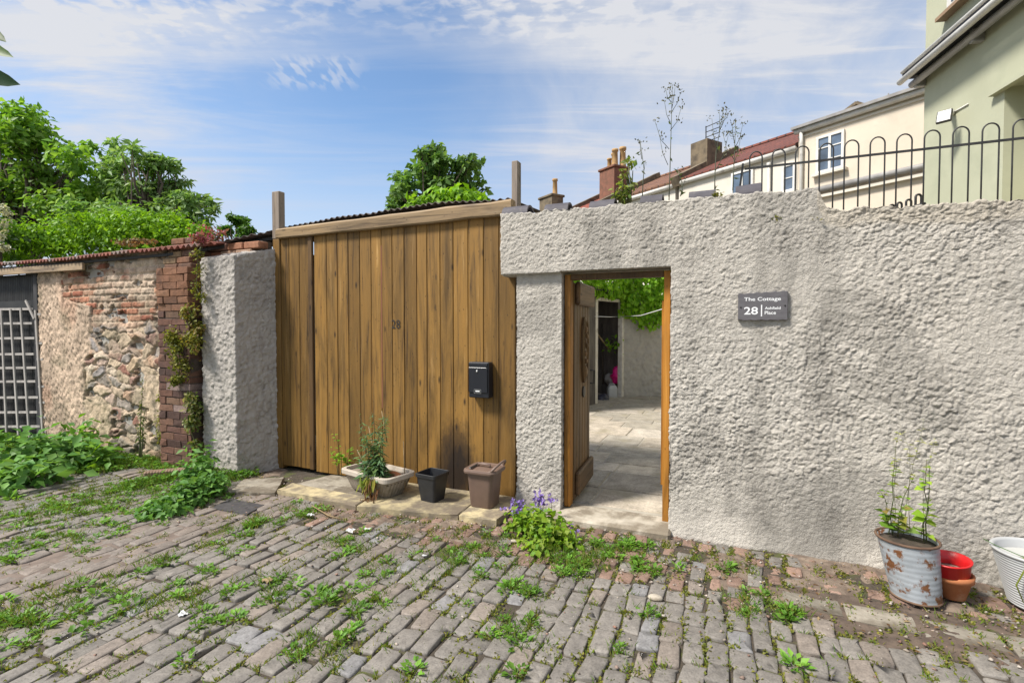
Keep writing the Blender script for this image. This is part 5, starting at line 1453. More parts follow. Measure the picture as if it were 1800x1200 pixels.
    # parapet wall and chimney between the houses
    def parapet(s, parent):
        mb = MB(); a = at(s, ze + .05, .2); b = at(s, ze + 1.48 + .14) + n * 3.0
        beam(mb, a, b, .30, .34); mb.build('parapet', CHIM, parent)
    def chimney(name, label, px0, px1, pyt, pyb, back, mat, pots, potmat, cap=True, dep=1.0, poth=.55, parent=None):
        o = E0 + n * back; a = PL(px0, pyb, o, n); b = PL(px1, pyb, o, n); tp = PL((px0 + px1) / 2, pyt, o, n)[2]
        c = (a + b) / 2; W = np.linalg.norm((b - a)[:2]); zb = ze + .2
        t_ = thing(name, label, 'chimney', (c[0], c[1], zb))
        mb = MB(); mb.box((c[0], c[1], (zb + tp) / 2), (W, dep, tp - zb), rz=ang); mb.build('stack', mat, t_)
        if cap: mb = MB(); mb.box((c[0], c[1], tp + .04), (W + .12, dep + .12, .10), rz=ang, bev=.02); mb.build('cap', mat, t_)
        for du, dvv, hh, rr in pots:
            q = c + t * du * W + n * dvv * dep; mb = MB(); mb.lathe([(rr * 1.15, 0), (rr, .08), (rr * .85, hh * .85), (rr * 1.1, hh * .88), (rr * 1.1, hh), (rr * .8, hh), (rr * .75, hh * .6)], (q[0], q[1], tp + .08), 14); mb.build('chimney_pot', potmat, t_, True)
        return t_
    parapet(s2, h2)
    h3 = thing('terrace_house', 'white terrace house with brown pantile roof left of the rendered chimney', 'house', at(s2 + .2, 0))
    s3 = S_(1062)
    wallbox('wall', s2 + .15, s3, 0, ze - .05, CREAM2, h3); gutter('gutter', at(s2 + .15, ze - .03), at(s3, ze - .03), .075, GUTTER, h3)
    roof(s2 + .15, s3, rt2, h3); parapet(s3, h3)
    window(1085, 1105, 380, 400, h3, 1, 377, False, 0)
    h4 = thing('terrace_house', 'terrace house with orange red roof at the far end of the row', 'house', at(s3 + .2, 0))
    s4 = S_(985)
    wallbox('wall', s3 + .15, s4, 0, ze - .05, CREAM2, h4); gutter('gutter', at(s3 + .15, ze - .03), at(s4, ze - .03), .075, GUTTER, h4)
    roof(s3 + .15, s4, M_rooftile('roof_orange', (.33, .085, .045), (.26, .065, .04), (.10, .03, .02), t), h4); parapet(s4, h4)
    chimney('render_chimney', 'square brown rendered chimney stack with television aerial above it', 1227, 1256, 252, 296, 1.6, CHIM, [], CLAYPOT, False, .8)
    chimney('brick_chimney', 'red brick chimney stack with four tan clay pots', 1066, 1092, 300, 330, 1.6, CHIMBRICK, [(.40, .1, .55, .10), (.08, .1, .7, .12), (-.22, -.15, .75, .13), (-.36, .25, .85, .14)], CLAYPOT, True, .8)
    chimney('stub_chimney', 'small grey chimney stack with one clay pot far left of terrace', 958, 980, 349, 372, -.5, CHIM, [(-.3, 0, .7, .11)], CLAYPOT, True, .6)
    # aerial on the rendered chimney
    o = E0 + n * 1.4; ae = thing('television_aerial', 'thin black television aerial above the rendered chimney', 'aerial', PL(1240, 246, o, n))
    f = lambda px, py: PL(px, py, o, n)
    mb = MB(); mb.tube([f(1241, 262), f(1241, 222)], .018, 6); mb.build('mast', BLACKMETAL, ae)
    for (x0, y0, x1, y1) in ((1240, 224, 1266, 213), (1240, 233, 1266, 223), (1240, 242, 1266, 232), (1240, 250, 1266, 240)):
        mb = MB(); mb.tube([f(x0, y0), f(x1, y1)], .013, 6); mb.build('element', BLACKMETAL, ae)
    # gable behind the cream house and a thin aerial
    o2 = E0 + n * 6; g = thing('far_gable', 'grey gable end peeping over the cream house gutter', 'gable', PL(1505, 190, o2, n))
    pk = [PL(1484, 203, o2, n), PL(1511, 183, o2, n), PL(1540, 192, o2, n), PL(1540, 240, o2, n), PL(1484, 240, o2, n)]
    mb = MB(); mb.prism(pk, n * .5); mb.build('gable_wall', M_simple('grey_render', (.4, .37, .34), (.3, .28, .26), 3, .9), g)
    mb = MB(); beam(mb, pk[0], pk[1], .5, .1); beam(mb, pk[1], pk[2], .5, .1); mb.build('coping', CHIM, g)
    mb = MB(); mb.tube([PL(1556, 186, o2, n), PL(1562, 164, o2, n)], .02, 5); mb.tube([PL(1553, 176, o2, n), PL(1559, 168, o2, n)], .015, 5); tag(mb.build('thin_aerial', GUTTER_GREY, None, False, tuple(PL(1556, 186, o2, n))), 'tiny thin aerial above the cream house roof', 'aerial')
    return at, t, n
terrace()

def green_house():
    g = camdir(.194, 1.0); K = D(1616, 575, 9.5); K[2] = 0; nn = np.array([-g[1], g[0], 0])       # outward, to the lane side
    if np.dot(nn, CAM - K) < 0: nn = -nn
    ang = math.atan2(g[1], g[0])
    on = lambda px, py, off=0.0: PL(px, py, K + nn * off, nn)
    at = lambda s, z, off=0.0: K - g * s + nn * off + np.array([0, 0, z])
    S_ = lambda px: float(-np.dot(on(px, 500) - K, g))
    h = thing('sage_house', 'tall sage green rendered house at the right edge', 'house', K)
    sr = S_(1757); zr = on(1757, 159)[2]; end = 7.0; dep = 6.0
    mb = MB()
    def bx(s0, s1, z0, z1, o0, o1, m=mb): m.box(at((s0 + s1) / 2, (z0 + z1) / 2, -(o0 + o1) / 2), (s1 - s0, o1 - o0, z1 - z0), rz=ang)
    bx(0, sr, 0, 9.5, 0, dep); bx(sr, end, zr, 9.5, 0.0, dep)
    mb.build('wall', SAGE, h)
    mb = MB(); bx(sr, end, 0, zr, .55, dep, mb); mb.build('recess_wall', YELLOWISH, h)
    mb = MB(); mb.box(at(sr + 2.4, zr - .02, .045), (5.2, .09, .06), rz=ang); mb.build('drip_edge', SAGE, h)
    # corner of a white window high up
    w0 = on(1672, 24); s0 = float(-np.dot(w0 - K, g)); f = MB()
    f.box(at(s0 + .55, w0[2] + .5, .02), (1.1, .1, 1.0), rz=ang); w = f.build('window', WHITE, h)
    q = MB(); q.box(at(s0 + .58, w0[2] + .55, .03), (.9, .1, .85), rz=ang); q.build('pane', GLASS, w)
    q = MB(); q.box(at(s0 + .5, w0[2] - .02, .07), (1.3, .18, .06), rz=ang); q.build('sill', M_simple('brown_sill', (.3, .2, .12), (.25, .16, .1), 5, .7), w)
    # awning cassette along the face
    a = thing('folded_awning', 'folded awning with dark cloth and white rails on the sage house', 'awning', on(1616, 145))
    za = on(1616, 140)[2]; L0, L1 = -.10, 6.0
    for name, dz, off, r, mat in (('top_rail', .12, .32, .035, GUTTER), ('front_rail', -.06, .36, .055, GUTTER), ('roller_tube', -.12, .16, .06, GUTTER_GREY)):
        mb = MB(); mb.tube([at(L0, za + dz, off), at(L1, za + dz, off)], r, 12); mb.build(name, mat, a, True)
    mb = MB(); mb.box(at((L0 + L1) / 2, za + .05, .17), (L1 - L0, .30, .12), rz=ang); mb.build('canopy_cloth', DARKCLOTH, a)
    mb = MB(); mb.box(at(.9, za - .02, .34), (1.6, .05, .05), rz=ang, bev=.01); mb.build('folding_arm', WHITE, a)
    for s in (.0, 1.5, 3.5):
        mb = MB(); mb.box(at(s, za - .1, .08), (.10, .16, .22), rz=ang, bev=.01); mb.build('wall_bracket', GUTTER_GREY, a)
    # floodlight
    fl = thing('floodlight', 'small square floodlight on white bracket on the sage green house', 'lamp', on(1672, 203))
    c = on(1660, 205, .28); R = Matrix.Rotation(ang + PI / 2 - .75, 3, 'Z') @ Matrix.Rotation(.35, 3, 'X')
    mb = MB(); mb.box(c, (.20, .05, .22), M=R, bev=.008); mb.build('housing', BLACKMETAL, fl)
    mb = MB(); mb.box(Vector(c) + R @ Vector((0, -.024, 0)), (.165, .012, .185), M=R); mb.box(Vector(c) + R @ Vector((0, .024, 0)), (.165, .012, .185), M=R); mb.build('lens', M_simple('lamp_glass', (.24, .25, .25), (.2, .21, .21), 3, .3, bs=0), fl)
    mb = MB(); mb.tube([c, on(1668, 200, .16), on(1674, 198, .02)], [.03, .035, .05], 8); mb.build('bracket', WHITE, fl, True)
    mb = MB(); mb.tube([on(1673, 199, .02), on(1688, 191, .012), on(1702, 183, .012)], .012, 6); mb.build('cable', WHITE, fl, True)
green_house()

# ================================================================ RAILING ON THE WALL
def railing():
    y = .20; zr = 2.63
    a = P(1309, 303, y); b = P(1830, 238, y)
    root = thing('bow_top_railing', 'black bow topped iron railing standing along the wall top', 'railing', (a[0], y, 2.2))
    x1 = 3.25
    mb = MB(); beam(mb, (a[0], y, zr), (x1, y, zr), .010, .014); mb.build('rail', BLACKMETAL, root)
    mb = MB(); beam(mb, (a[0], y - .0, 2.2), (x1, y, 2.2), .010, .016); mb.build('bottom_rail', BLACKMETAL, root)
    px = [1328.5, 1367.5, 1408, 1451, 1494.5, 1539.5, 1588, 1636.5, 1687, 1740]
    xs = [P(p, 300, y)[0] for p in px]; st = (xs[-1] - xs[0]) / (len(xs) - 1); r = .040
    proto = None
    for k in range(20):
        x = xs[0] + st * k
        if x > x1 - .05: break
        if proto is None:
            pts = [(-r, 0, 0), (-r, 0, .30), (-r, 0, .535)] + [(-r * math.cos(PI * j / 10), 0, .535 + r * 1.15 * math.sin(PI * j / 10)) for j in range(1, 10)] + [(r, 0, .535), (r, 0, .30), (r, 0, 0)]
            mb = MB(); mb.tube(pts, .0048, 8); proto = mb.build('hoop', BLACKMETAL, None, True); proto.parent = root; o = proto
        else:
            o = proto.copy(); C.objects.link(o); o.parent = root
        o.location = (x - a[0], 0, 2.16 - 2.2 + random.uniform(-.002, .002))
    # leaning end post
    p, q = P(1300, 336, y), P(1306, 288, y); mb = MB(); beam(mb, p, q, .014, .022, up=(0, 1, 0)); mb.build('end_post', BLACKMETAL, root)
    # far small railing
    dep = 7.4; t2 = thing('far_railing', 'small distant bow topped railing below the sage green house', 'railing', D(1595, 370, dep))
    for k, (p, w, tp) in enumerate(((1568, 8, 360), (1581, 8, 356), (1597, 9, 351), (1614, 10, 342))):
        d_ = dep - k * .35; c = D(p, 372, d_); rr = w / 2 / 900 * d_; zt = D(p, tp, d_)[2] - rr; zb = D(p, 400, d_)[2]
        pts = [c + RT * -rr + np.array([0, 0, zb - c[2]])] + [np.array([*(c - RT * rr * math.cos(PI * j / 8))[:2], zt + rr * math.sin(PI * j / 8)]) for j in range(9)] + [c + RT * rr + np.array([0, 0, zb - c[2]])]
        mb = MB(); mb.tube(pts, .014, 6); mb.build('hoop', BLACKMETAL, t2, True)
    mb = MB(); mb.tube([D(1560, 378, dep + .1), D(1625, 358, dep - 1.4)], .018, 6); mb.build('rail', BLACKMETAL, t2)
railing()

# ================================================================ TREES AND PLANTS ABOVE THE WALLS
def cl(depth, items, jd=.5):
    o = []
    for px, py, r in items: 
        d_ = depth + random.uniform(-jd, jd); p = D(px, py, d_)
        for q in range(3):
            rr = r / 900 * depth; o.append((*(p + RNG.normal(size=3) * rr * .42), rr * random.uniform(.45, .8)))
    return o
b = D(60, 575, 14); 
tree('broadleaf_tree', 'large dense bright green tree at the far left', (b[0], b[1], 0), D(50, 330, 14), (2.6, 2.6, 2.4), 20000, .165, [(.13, .28, .025), (.19, .36, .04), (.085, .20, .025), (.24, .40, .06)], 0, .3, .18,
     clumps=cl(14, [(-60, 300, 70), (0, 240, 55), (40, 225, 45), (75, 240, 48), (105, 265, 50), (140, 290, 46), (30, 300, 70), (90, 320, 60), (150, 340, 45), (-20, 360, 70), (50, 375, 70), (120, 380, 60), (185, 320, 26), (-60, 220, 60), (-110, 300, 80), (55, 205, 18), (165, 262, 14), (20, 212, 22), (185, 370, 45), (-100, 200, 60), (10, 410, 60), (90, 415, 55), (150, 405, 45)], 1.0))
b = D(275, 575, 12.5)
tree('feathery_tree', 'looser feathery green tree with outstretched sprays left of gate', (b[0], b[1], 0), D(260, 360, 12.5), (1.6, 1.6, 1.2), 10000, .16, [(.13, .26, .06), (.19, .34, .085), (.26, .38, .15)], 0, .3, .13, aspect=.42,
     clumps=cl(12.5, [(205, 275, 22), (225, 262, 14), (240, 270, 20), (265, 285, 20), (285, 283, 13), (300, 296, 22), (318, 310, 15), (245, 310, 40), (200, 320, 36), (285, 330, 36), (325, 345, 22), (225, 355, 50), (285, 370, 44), (330, 385, 26), (350, 352, 16), (368, 358, 13), (378, 368, 8), (305, 395, 46), (240, 400, 46), (180, 385, 40), (345, 400, 22)], .8))
b = D(765, 575, 13)
tree('sycamore_tree', 'rounded dark green tree rising behind the middle of the gate', (b[0], b[1], 0), D(765, 330, 13), (1.1, 1.1, 1.0), 4600, .16, [(.08, .18, .035), (.13, .25, .055), (.18, .30, .09)], 0, .3, .12, aspect=.7,
     clumps=cl(13, [(757, 268, 16), (735, 290, 22), (768, 290, 22), (800, 285, 20), (825, 290, 18), (718, 315, 20), (750, 318, 28), (790, 315, 26), (825, 318, 22), (842, 326, 12), (700, 338, 15), (730, 345, 26), (765, 350, 26), (800, 345, 26), (690, 352, 12), (715, 362, 22), (745, 372, 28), (785, 375, 26), (838, 290, 9), (740, 265, 8)], .6))
b = D(415, 575, 20)
tree('distant_tree', 'small distant green tree top above the shed roof', (b[0], b[1], 0), D(415, 398, 20), (.6, .6, .4), 1400, .17, GREENS, 0, .3, .1, aspect=.6, clumps=cl(20, [(398, 402, 12), (415, 392, 12), (432, 394, 13), (440, 402, 10), (405, 408, 14), (425, 408, 14)], .4))
# hedge behind the shed
parts = []; h = thing('privet_hedge', 'bright yellow green hedge behind the shed roof at left', 'hedge', (*D(220, 575, 10.5)[:2], 0))
for px, py, r in ((90, 415, 26), (120, 402, 22), (155, 405, 24), (185, 400, 24), (215, 405, 22), (245, 395, 24), (275, 400, 24), (305, 408, 22), (330, 415, 20), (355, 420, 16), (60, 425, 28), (20, 420, 30), (-20, 430, 35), (130, 430, 30), (190, 428, 30), (250, 425, 30), (300, 428, 26), (-80, 430, 40)):
    c = D(px, py, 10.5 + random.uniform(-.3, .3)); rr = r / 900 * 10.5; parts.append(blob_leaves(c, (rr * 1.2, rr * 1.2, rr), 650, .085, BRIGHT, 8, .4))
leaf_obj('foliage', parts, LEAF, h)
mb = MB()
for px in range(-60, 360, 30): p = D(px, 470, 10.5); mb.tube([(p[0], p[1], 0), (p[0] + .1, p[1], 1.6), tuple(D(px, 420, 10.5))], [.03, .02, .01], 5)
mb.build('stem', BARK, h, True)
# elder with pale blossoms at the left edge
e = D(0, 405, 10.0); t = thing('elder_bush', 'bush with creamy white blossom sprays at the left edge', 'bush', (e[0], e[1], 0))
leaf_obj('foliage', [blob_leaves(D(-25, 420, 10), (.55, .5, .42), 900, .11, DARKG + GREENS, 10)], LEAF, t)
leaf_obj('blossom', [blob_leaves(D(5, 390 + 22 * k, 9.6), (.10, .1, .07), 120, .05, [(.55, .55, .38), (.6, .6, .5)], 4) for k in range(-1, 3)], PETAL, t)
mb = MB(); mb.tube([(e[0], e[1], 0), tuple(e)], [.05, .02], 6); mb.build('stem', BARK, t)
# overhanging leaves, top left
lf = thing('overhanging_branch', 'few green leaves hanging into the top left corner', 'branch', D(-60, 90, 2.6))
def bigleaf(base, tip, nrm, w, col):
    base, tip = np.array(base), np.array(tip); d = tip - base; L = np.linalg.norm(d); d = d / L; s = np.cross(d, nrm); s /= np.linalg.norm(s); u = np.cross(s, d); V = []; F = []
    prof = [0, .5, .85, 1.0, .95, .75, .45, .0]; m = len(prof)
    for k, q in enumerate(prof):
        c = base + d * L * k / (m - 1) - u * .12 * L * (k / (m - 1)) ** 2
        ww = w / 2 * q * (1 + .08 * (-1) ** k)
        V += [c - s * ww + u * ww * .3, c, c + s * ww + u * ww * .3]
    for k in range(m - 1):
        for j in (0, 1): F.append((k * 3 + j, k * 3 + j + 1, (k + 1) * 3 + j + 1, (k + 1) * 3 + j))
    return mesh_np('leaf', np.array(V), F, LEAF, lf, np.repeat([col], len(V), 0), True)
bigleaf(D(-40, 45, 2.6), D(4, 66, 2.55), -FW + UP * .6, .075, (.05, .10, .015)); bigleaf(D(-50, 75, 2.6), D(10, 90, 2.5), -FW + UP * .3, .075, (.06, .13, .01)); bigleaf(D(-70, 115, 2.6), D(16, 143, 2.5), -FW - UP * .2, .11, (.03, .075, .03))
bigleaf(D(-80, 60, 2.7), D(-30, 20, 2.7), -FW, .08, (.05, .11, .02)); bigleaf(D(-110, 90, 2.7), D(-60, 150, 2.7), -FW, .09, (.05, .11, .02))
mb = MB(); mb.tube([D(-420, 20, 3.2), D(-200, 60, 2.8), D(-50, 80, 2.6)], [.02, .012, .004], 6); mb.tube([D(-120, 70, 2.7), D(-70, 115, 2.6)], .004, 5); mb.tube([D(-100, 70, 2.7), D(-40, 45, 2.6)], .003, 5); mb.build('twig', BARK, lf, True)
# ivy tumbling over the shed roof behind the gate
q = P(800, 352, .9); bush('roof_ivy', 'bright green creeper sprawling over the roof behind the gate', 'creeper', (q[0], q[1], q[2] - .25), [(P(775, 356, .9), (.16, .2, .06), 260, .08, 8), (P(815, 350, .9), (.20, .2, .085), 420, .085, 9), (P(848, 358, .8), (.10, .15, .05), 130, .07, 5), (P(735, 366, .8), (.12, .15, .03), 90, .07, 6)], BRIGHT, stems=True)
# weedy stems on top of the wall
def fleabane(label, px, pyb, pyt, branches, y=.14, lv=8, cat='weed'):
    base = P(px, pyb, y); t = thing('fleabane', label, cat, base); mb = MB(); fl = []
    tip = lambda x, yy: P(x, yy, y)
    main = [base, (base + tip(px + 3, (pyb + pyt) / 2)) / 2 + RNG.normal(size=3) * .004, tip(px + 3, (pyb + pyt) / 2), tip(branches[0][2], pyt)]
    mb.tube(main, [.0042, .0036, .003, .0016], 5)
    ends = [main[-1]]
    for x0, y0, x1, y1 in branches[1:]:
        a, b = tip(x0, y0), tip(x1, y1); m = (a + b) / 2 + np.array([(b - a)[0] * .15, random.uniform(-.03, .03), -.015]); b = b + np.array([0, random.uniform(-.05, .05), 0]); mb.tube([a, m, b], [.0026, .002, .0012], 5); ends.append(b)
        if abs(y1 - y0) > 25: ends.append(m + np.array([.012, 0, .01]))
    mb.build('stem', M_simple('grey_green_stem', (.11, .12, .08), (.08, .09, .06), 8, .8, bs=0), t, True)
    for e_ in ends:
        k = 7; pos = e_ + RNG.normal(size=(k, 3)) * np.array([.016, .012, .014]); d = RNG.normal(size=(k, 3)); d[:, 2] += .8
        leaf_obj('seed_head', [leaf_mesh(pos, d, RNG.normal(size=(k, 3)), .02, .012, lerp_cols(k, [(.10, .10, .075), (.17, .16, .12), (.08, .09, .05)]))], LEAF, t)
    pos = np.array([base + (main[-1] - base) * u for u in RNG.random(lv)]); d = RNG.normal(size=(lv, 3)); fl.append(leaf_mesh(pos, d, RNG.normal(size=(lv, 3)) + np.array([0, 0, 1]), .045, .014, lerp_cols(lv, [(.09, .13, .05), (.12, .17, .04)])))
    leaf_obj('foliage', fl, LEAF, t)
fleabane('tallest thin flowering weed standing on the wall top', 1176, 352, 148, [(0, 0, 1182), (1176, 262, 1153, 218), (1178, 230, 1198, 190), (1178, 215, 1168, 178), (1179, 200, 1196, 158), (1180, 180, 1171, 160), (1181, 190, 1187, 150), (1174, 290, 1160, 240), (1180, 170, 1176, 156)])
fleabane('thin flowering weed in front of the rendered chimney', 1256, 340, 190, [(0, 0, 1272), (1262, 270, 1251, 206), (1264, 240, 1265, 196), (1266, 228, 1278, 190), (1268, 215, 1281, 200), (1258, 300, 1280, 238)])
fleabane('thin flowering weed just left of the railing end', 1288, 335, 212, [(0, 0, 1293), (1290, 280, 1270, 232), (1291, 262, 1306, 214), (1291, 250, 1287, 216), (1289, 290, 1302, 240), (1291, 240, 1280, 228)])
fleabane('single slender weed stem on the wall near the red roof', 1129, 348, 246, [(0, 0, 1125), (1129, 300, 1134, 288), (1128, 280, 1126, 250)], lv=5)
fleabane('short thin weed between two ridge tiles on the wall', 1196, 345, 300, [(0, 0, 1192), (1196, 330, 1202, 318)], lv=8)
q = P(1098, 352, .14)
bush('wall_plant', 'leafy yellow green plant growing on the wall top by ridge tiles', 'plant', (q[0], q[1], q[2] - .02), [(P(1095, 338, .14), (.07, .06, .05), 70, .045, 6), (P(1100, 318, .14), (.06, .05, .08), 55, .045, 7), (P(1106, 290, .14), (.035, .05, .06), 26, .045, 5)], [(.22, .30, .05), (.28, .30, .08), (.12, .2, .05)])
for lab, px, py in (('tiny yellowish moss tuft on the right wall top', 1439, 384), ('small yellow green tuft on the wall by the railing', 1367, 385), ('small leafy tuft beside the last ridge tile', 1262, 343)):
    q = P(px, py, .02); o = leaf_obj('moss_tuft', [blob_leaves(q, (.03, .03, .02), 60, .022, [(.22, .2, .03), (.14, .16, .03)], 4)], LEAF, None, tuple(q)); tag(o, lab, 'moss')

# creepers on the brick pier
def creeper(label, items, cols, y, size=.035, n=200):
    c0 = P(*items[0][:2], y); t = thing('creeper', label, 'creeper', c0, None); parts = []; mb = MB(); prev = None
    for px, py, rx, ry in items:
        c = P(px, py, y); sc = 5.4 / 900; parts.append(blob_leaves(c, (rx * sc, .05, ry * sc), n, size, cols, 6, .4)); 
        if prev is not None: mb.tube([prev, c], [.004, .003], 5)
        prev = c
    mb.build('stem', STEM, t); leaf_obj('foliage', parts, LEAF, t)
YG = [(.22, .22, .03), (.15, .18, .03), (.28, .27, .06), (.10, .13, .02)]
creeper('olive yellow creeper hanging down the front of the brick pier', [(305, 590, 8, 12), (312, 612, 12, 18), (318, 640, 12, 18), (312, 665, 8, 10)], YG, -.34, .034, 260)
creeper('olive creeper clump between brick pier top and rendered pillar', [(335, 548, 16, 10), (343, 575, 12, 14), (348, 600, 10, 14), (332, 598, 8, 10)], YG + [(.25, .16, .04)], -.30, .036, 220)
creeper('green creeper low between the brick pier and rendered pillar', [(336, 700, 8, 12), (338, 725, 10, 14), (334, 752, 10, 14), (345, 785, 7, 10), (350, 808, 8, 8)], [(.10, .16, .03), (.18, .2, .04), (.07, .11, .02), (.35, .33, .16)], -.32, .045, 120)
creeper('thin trailing creeper from the shed eaves above the pier', [(348, 448, 5, 8), (347, 475, 5, 14), (345, 505, 5, 12), (352, 520, 4, 8)], YG, -.30, .03, 60)
creeper('mossy green creeper strip left of the brick pier', [(287, 700, 6, 12), (286, 735, 6, 14), (288, 765, 5, 10), (295, 790, 4, 8)], YG, -.22, .03, 130)
bush('valerian_plant', 'pinkish red flowering plant growing on the shed roof edge', 'plant', P(360, 425, -.25), [(P(350, 412, -.25), (.10, .08, .09), 150, .04, 7), (P(378, 412, -.25), (.12, .08, .05), 120, .04, 7), (P(352, 438, -.28), (.05, .05, .06), 60, .035, 4)], [(.33, .06, .11), (.42, .12, .17), (.25, .10, .10), (.16, .16, .05)])
for lab, px0, px1, py in (('rusty flaking moss patch on the corrugated roof edge', 215, 262, 428),):
    parts = [blob_leaves(P(px0 + 9 * k, py - k, -.15), (.08, .1, .02), 60, .035, [(.26, .15, .08), (.2, .1, .06), (.17, .15, .05)], 4) for k in range(6)]
    tag(leaf_obj('roof_moss', parts, LEAF, None, tuple(P(px0, py, -.15))), lab, 'moss')

# thin sapling against the stone wall
q = P(248, 828, SY - .14)
stem_plant('wall_sapling', 'slender sapling with drooping leaves against the rubble stone wall', 'plant', (q[0], q[1], 0), [((0, 0), .95, (-.03, .05), 40, .35), ((.02, 0), .60, (.03, .03), 22, .4), ((-.02, 0), .45, (-.06, .02), 14, .4)], [(.13, .17, .04), (.09, .13, .03)], .08, aspect=.35, stem_r=.008, droop=.9)

# big leafy weeds at the left verge
def weedbush(label, items, cols, size, cat='weed bush', n=230, name='leafy_weed'):
    px, py, _, _ = items[0]; g0 = G(px, py); t = thing(name, label, cat, (g0[0], g0[1], 0)); parts = []; mb = MB()
    for px, py, r, hgt in items:
        g0 = G(px, py); c = np.array([g0[0], g0[1], hgt * .5]); parts.append(blob_leaves(c, (r, r * .8, hgt * .55), n, size, cols, 9, .42, .45, .62, .9, floor=.0))
        for k in range(6): e = c + RNG.normal(size=3) * np.array([r, r, hgt * .4]) * .5; mb.tube([(c[0] + RNG.normal() * .03, c[1], 0), e], [.006, .003], 5)
    mb.build('stem', STEM, t, True); leaf_obj('foliage', parts, LEAF, t)
NET = [(.11, .26, .06), (.16, .33, .075), (.085, .20, .045), (.20, .37, .09)]
weedbush('broad leaved bramble mass beneath the trellis at far left', [(30, 832, .36, .36), (85, 824, .30, .34), (128, 818, .22, .27), (-30, 842, .40, .40), (0, 862, .30, .22), (60, 852, .24, .22)], NET, .115, n=180)
weedbush('bright leafy weed by the foot of the stone wall', [(150, 806, .20, .36), (172, 822, .16, .24)], BRIGHT + NET, .10, n=150)
weedbush('dense green nettle clump in front of the rendered pillar', [(345, 862, .17, .32), (368, 872, .11, .22), (335, 885, .15, .18), (312, 893, .14, .11), (285, 903, .13, .08), (360, 850, .12, .28)], NET + [(.09, .21, .03)], .062, n=260)
# campanula by the doorway
def campanula():
    g0 = G(945, 935); t = thing('campanula_plant', 'lime green campanula with purple flowers at the doorway foot', 'plant', (g0[0], g0[1], 0)); parts = []
    for px, py, r, h in ((935, 935, .12, .16), (960, 945, .13, .17), (975, 955, .10, .14), (915, 930, .09, .12), (955, 962, .11, .08), (985, 962, .08, .06)):
        q = G(px, py); parts.append(blob_leaves((q[0], q[1], h * .5), (r, r, h * .5), 190, .042, [(.17, .32, .02), (.24, .38, .03), (.12, .25, .02), (.3, .38, .06)], 7, .4, aspect=.85, floor=0))
    leaf_obj('foliage', parts, LEAF, t)
    mb = MB(); fl = []
    for px, py, n in ((905, 900, 20), (912, 890, 16), (903, 912, 18), (918, 915, 14), (888, 906, 8), (897, 884, 5), (947, 876, 16), (955, 882, 14), (948, 895, 8), (924, 897, 6), (970, 873, 6), (965, 957, 8), (1000, 946, 7), (1010, 952, 5), (952, 945, 5), (915, 922, 8), (952, 974, 6), (880, 908, 6), (935, 905, 5), (972, 932, 4)):
        c = P(px, py, -.16 if py < 930 else -.32); c[2] = max(c[2], .03); gg = np.array([c[0], c[1] - .02, 0.0]); mb.tube([gg, (gg + c) / 2, c], .0018, 4)
        pos = c + RNG.normal(size=(n, 3)) * np.array([.020, .015, .022]); d = RNG.normal(size=(n, 3)); d[:, 1] -= .8; nm = RNG.normal(size=(n, 3)) * .5 + np.array([0, -1, .3])
        fl = []
        for k in range(3):
            d2 = d + RNG.normal(size=(n, 3)) * .9; fl.append(leaf_mesh(pos, d2, nm, .030, .018, lerp_cols(n, [(.25, .16, .52), (.34, .24, .62), (.20, .12, .42), (.42, .35, .66)])))
        leaf_obj('flower_head', fl, PETAL, t)
    mb.build('stem', STEM, t)
campanula()

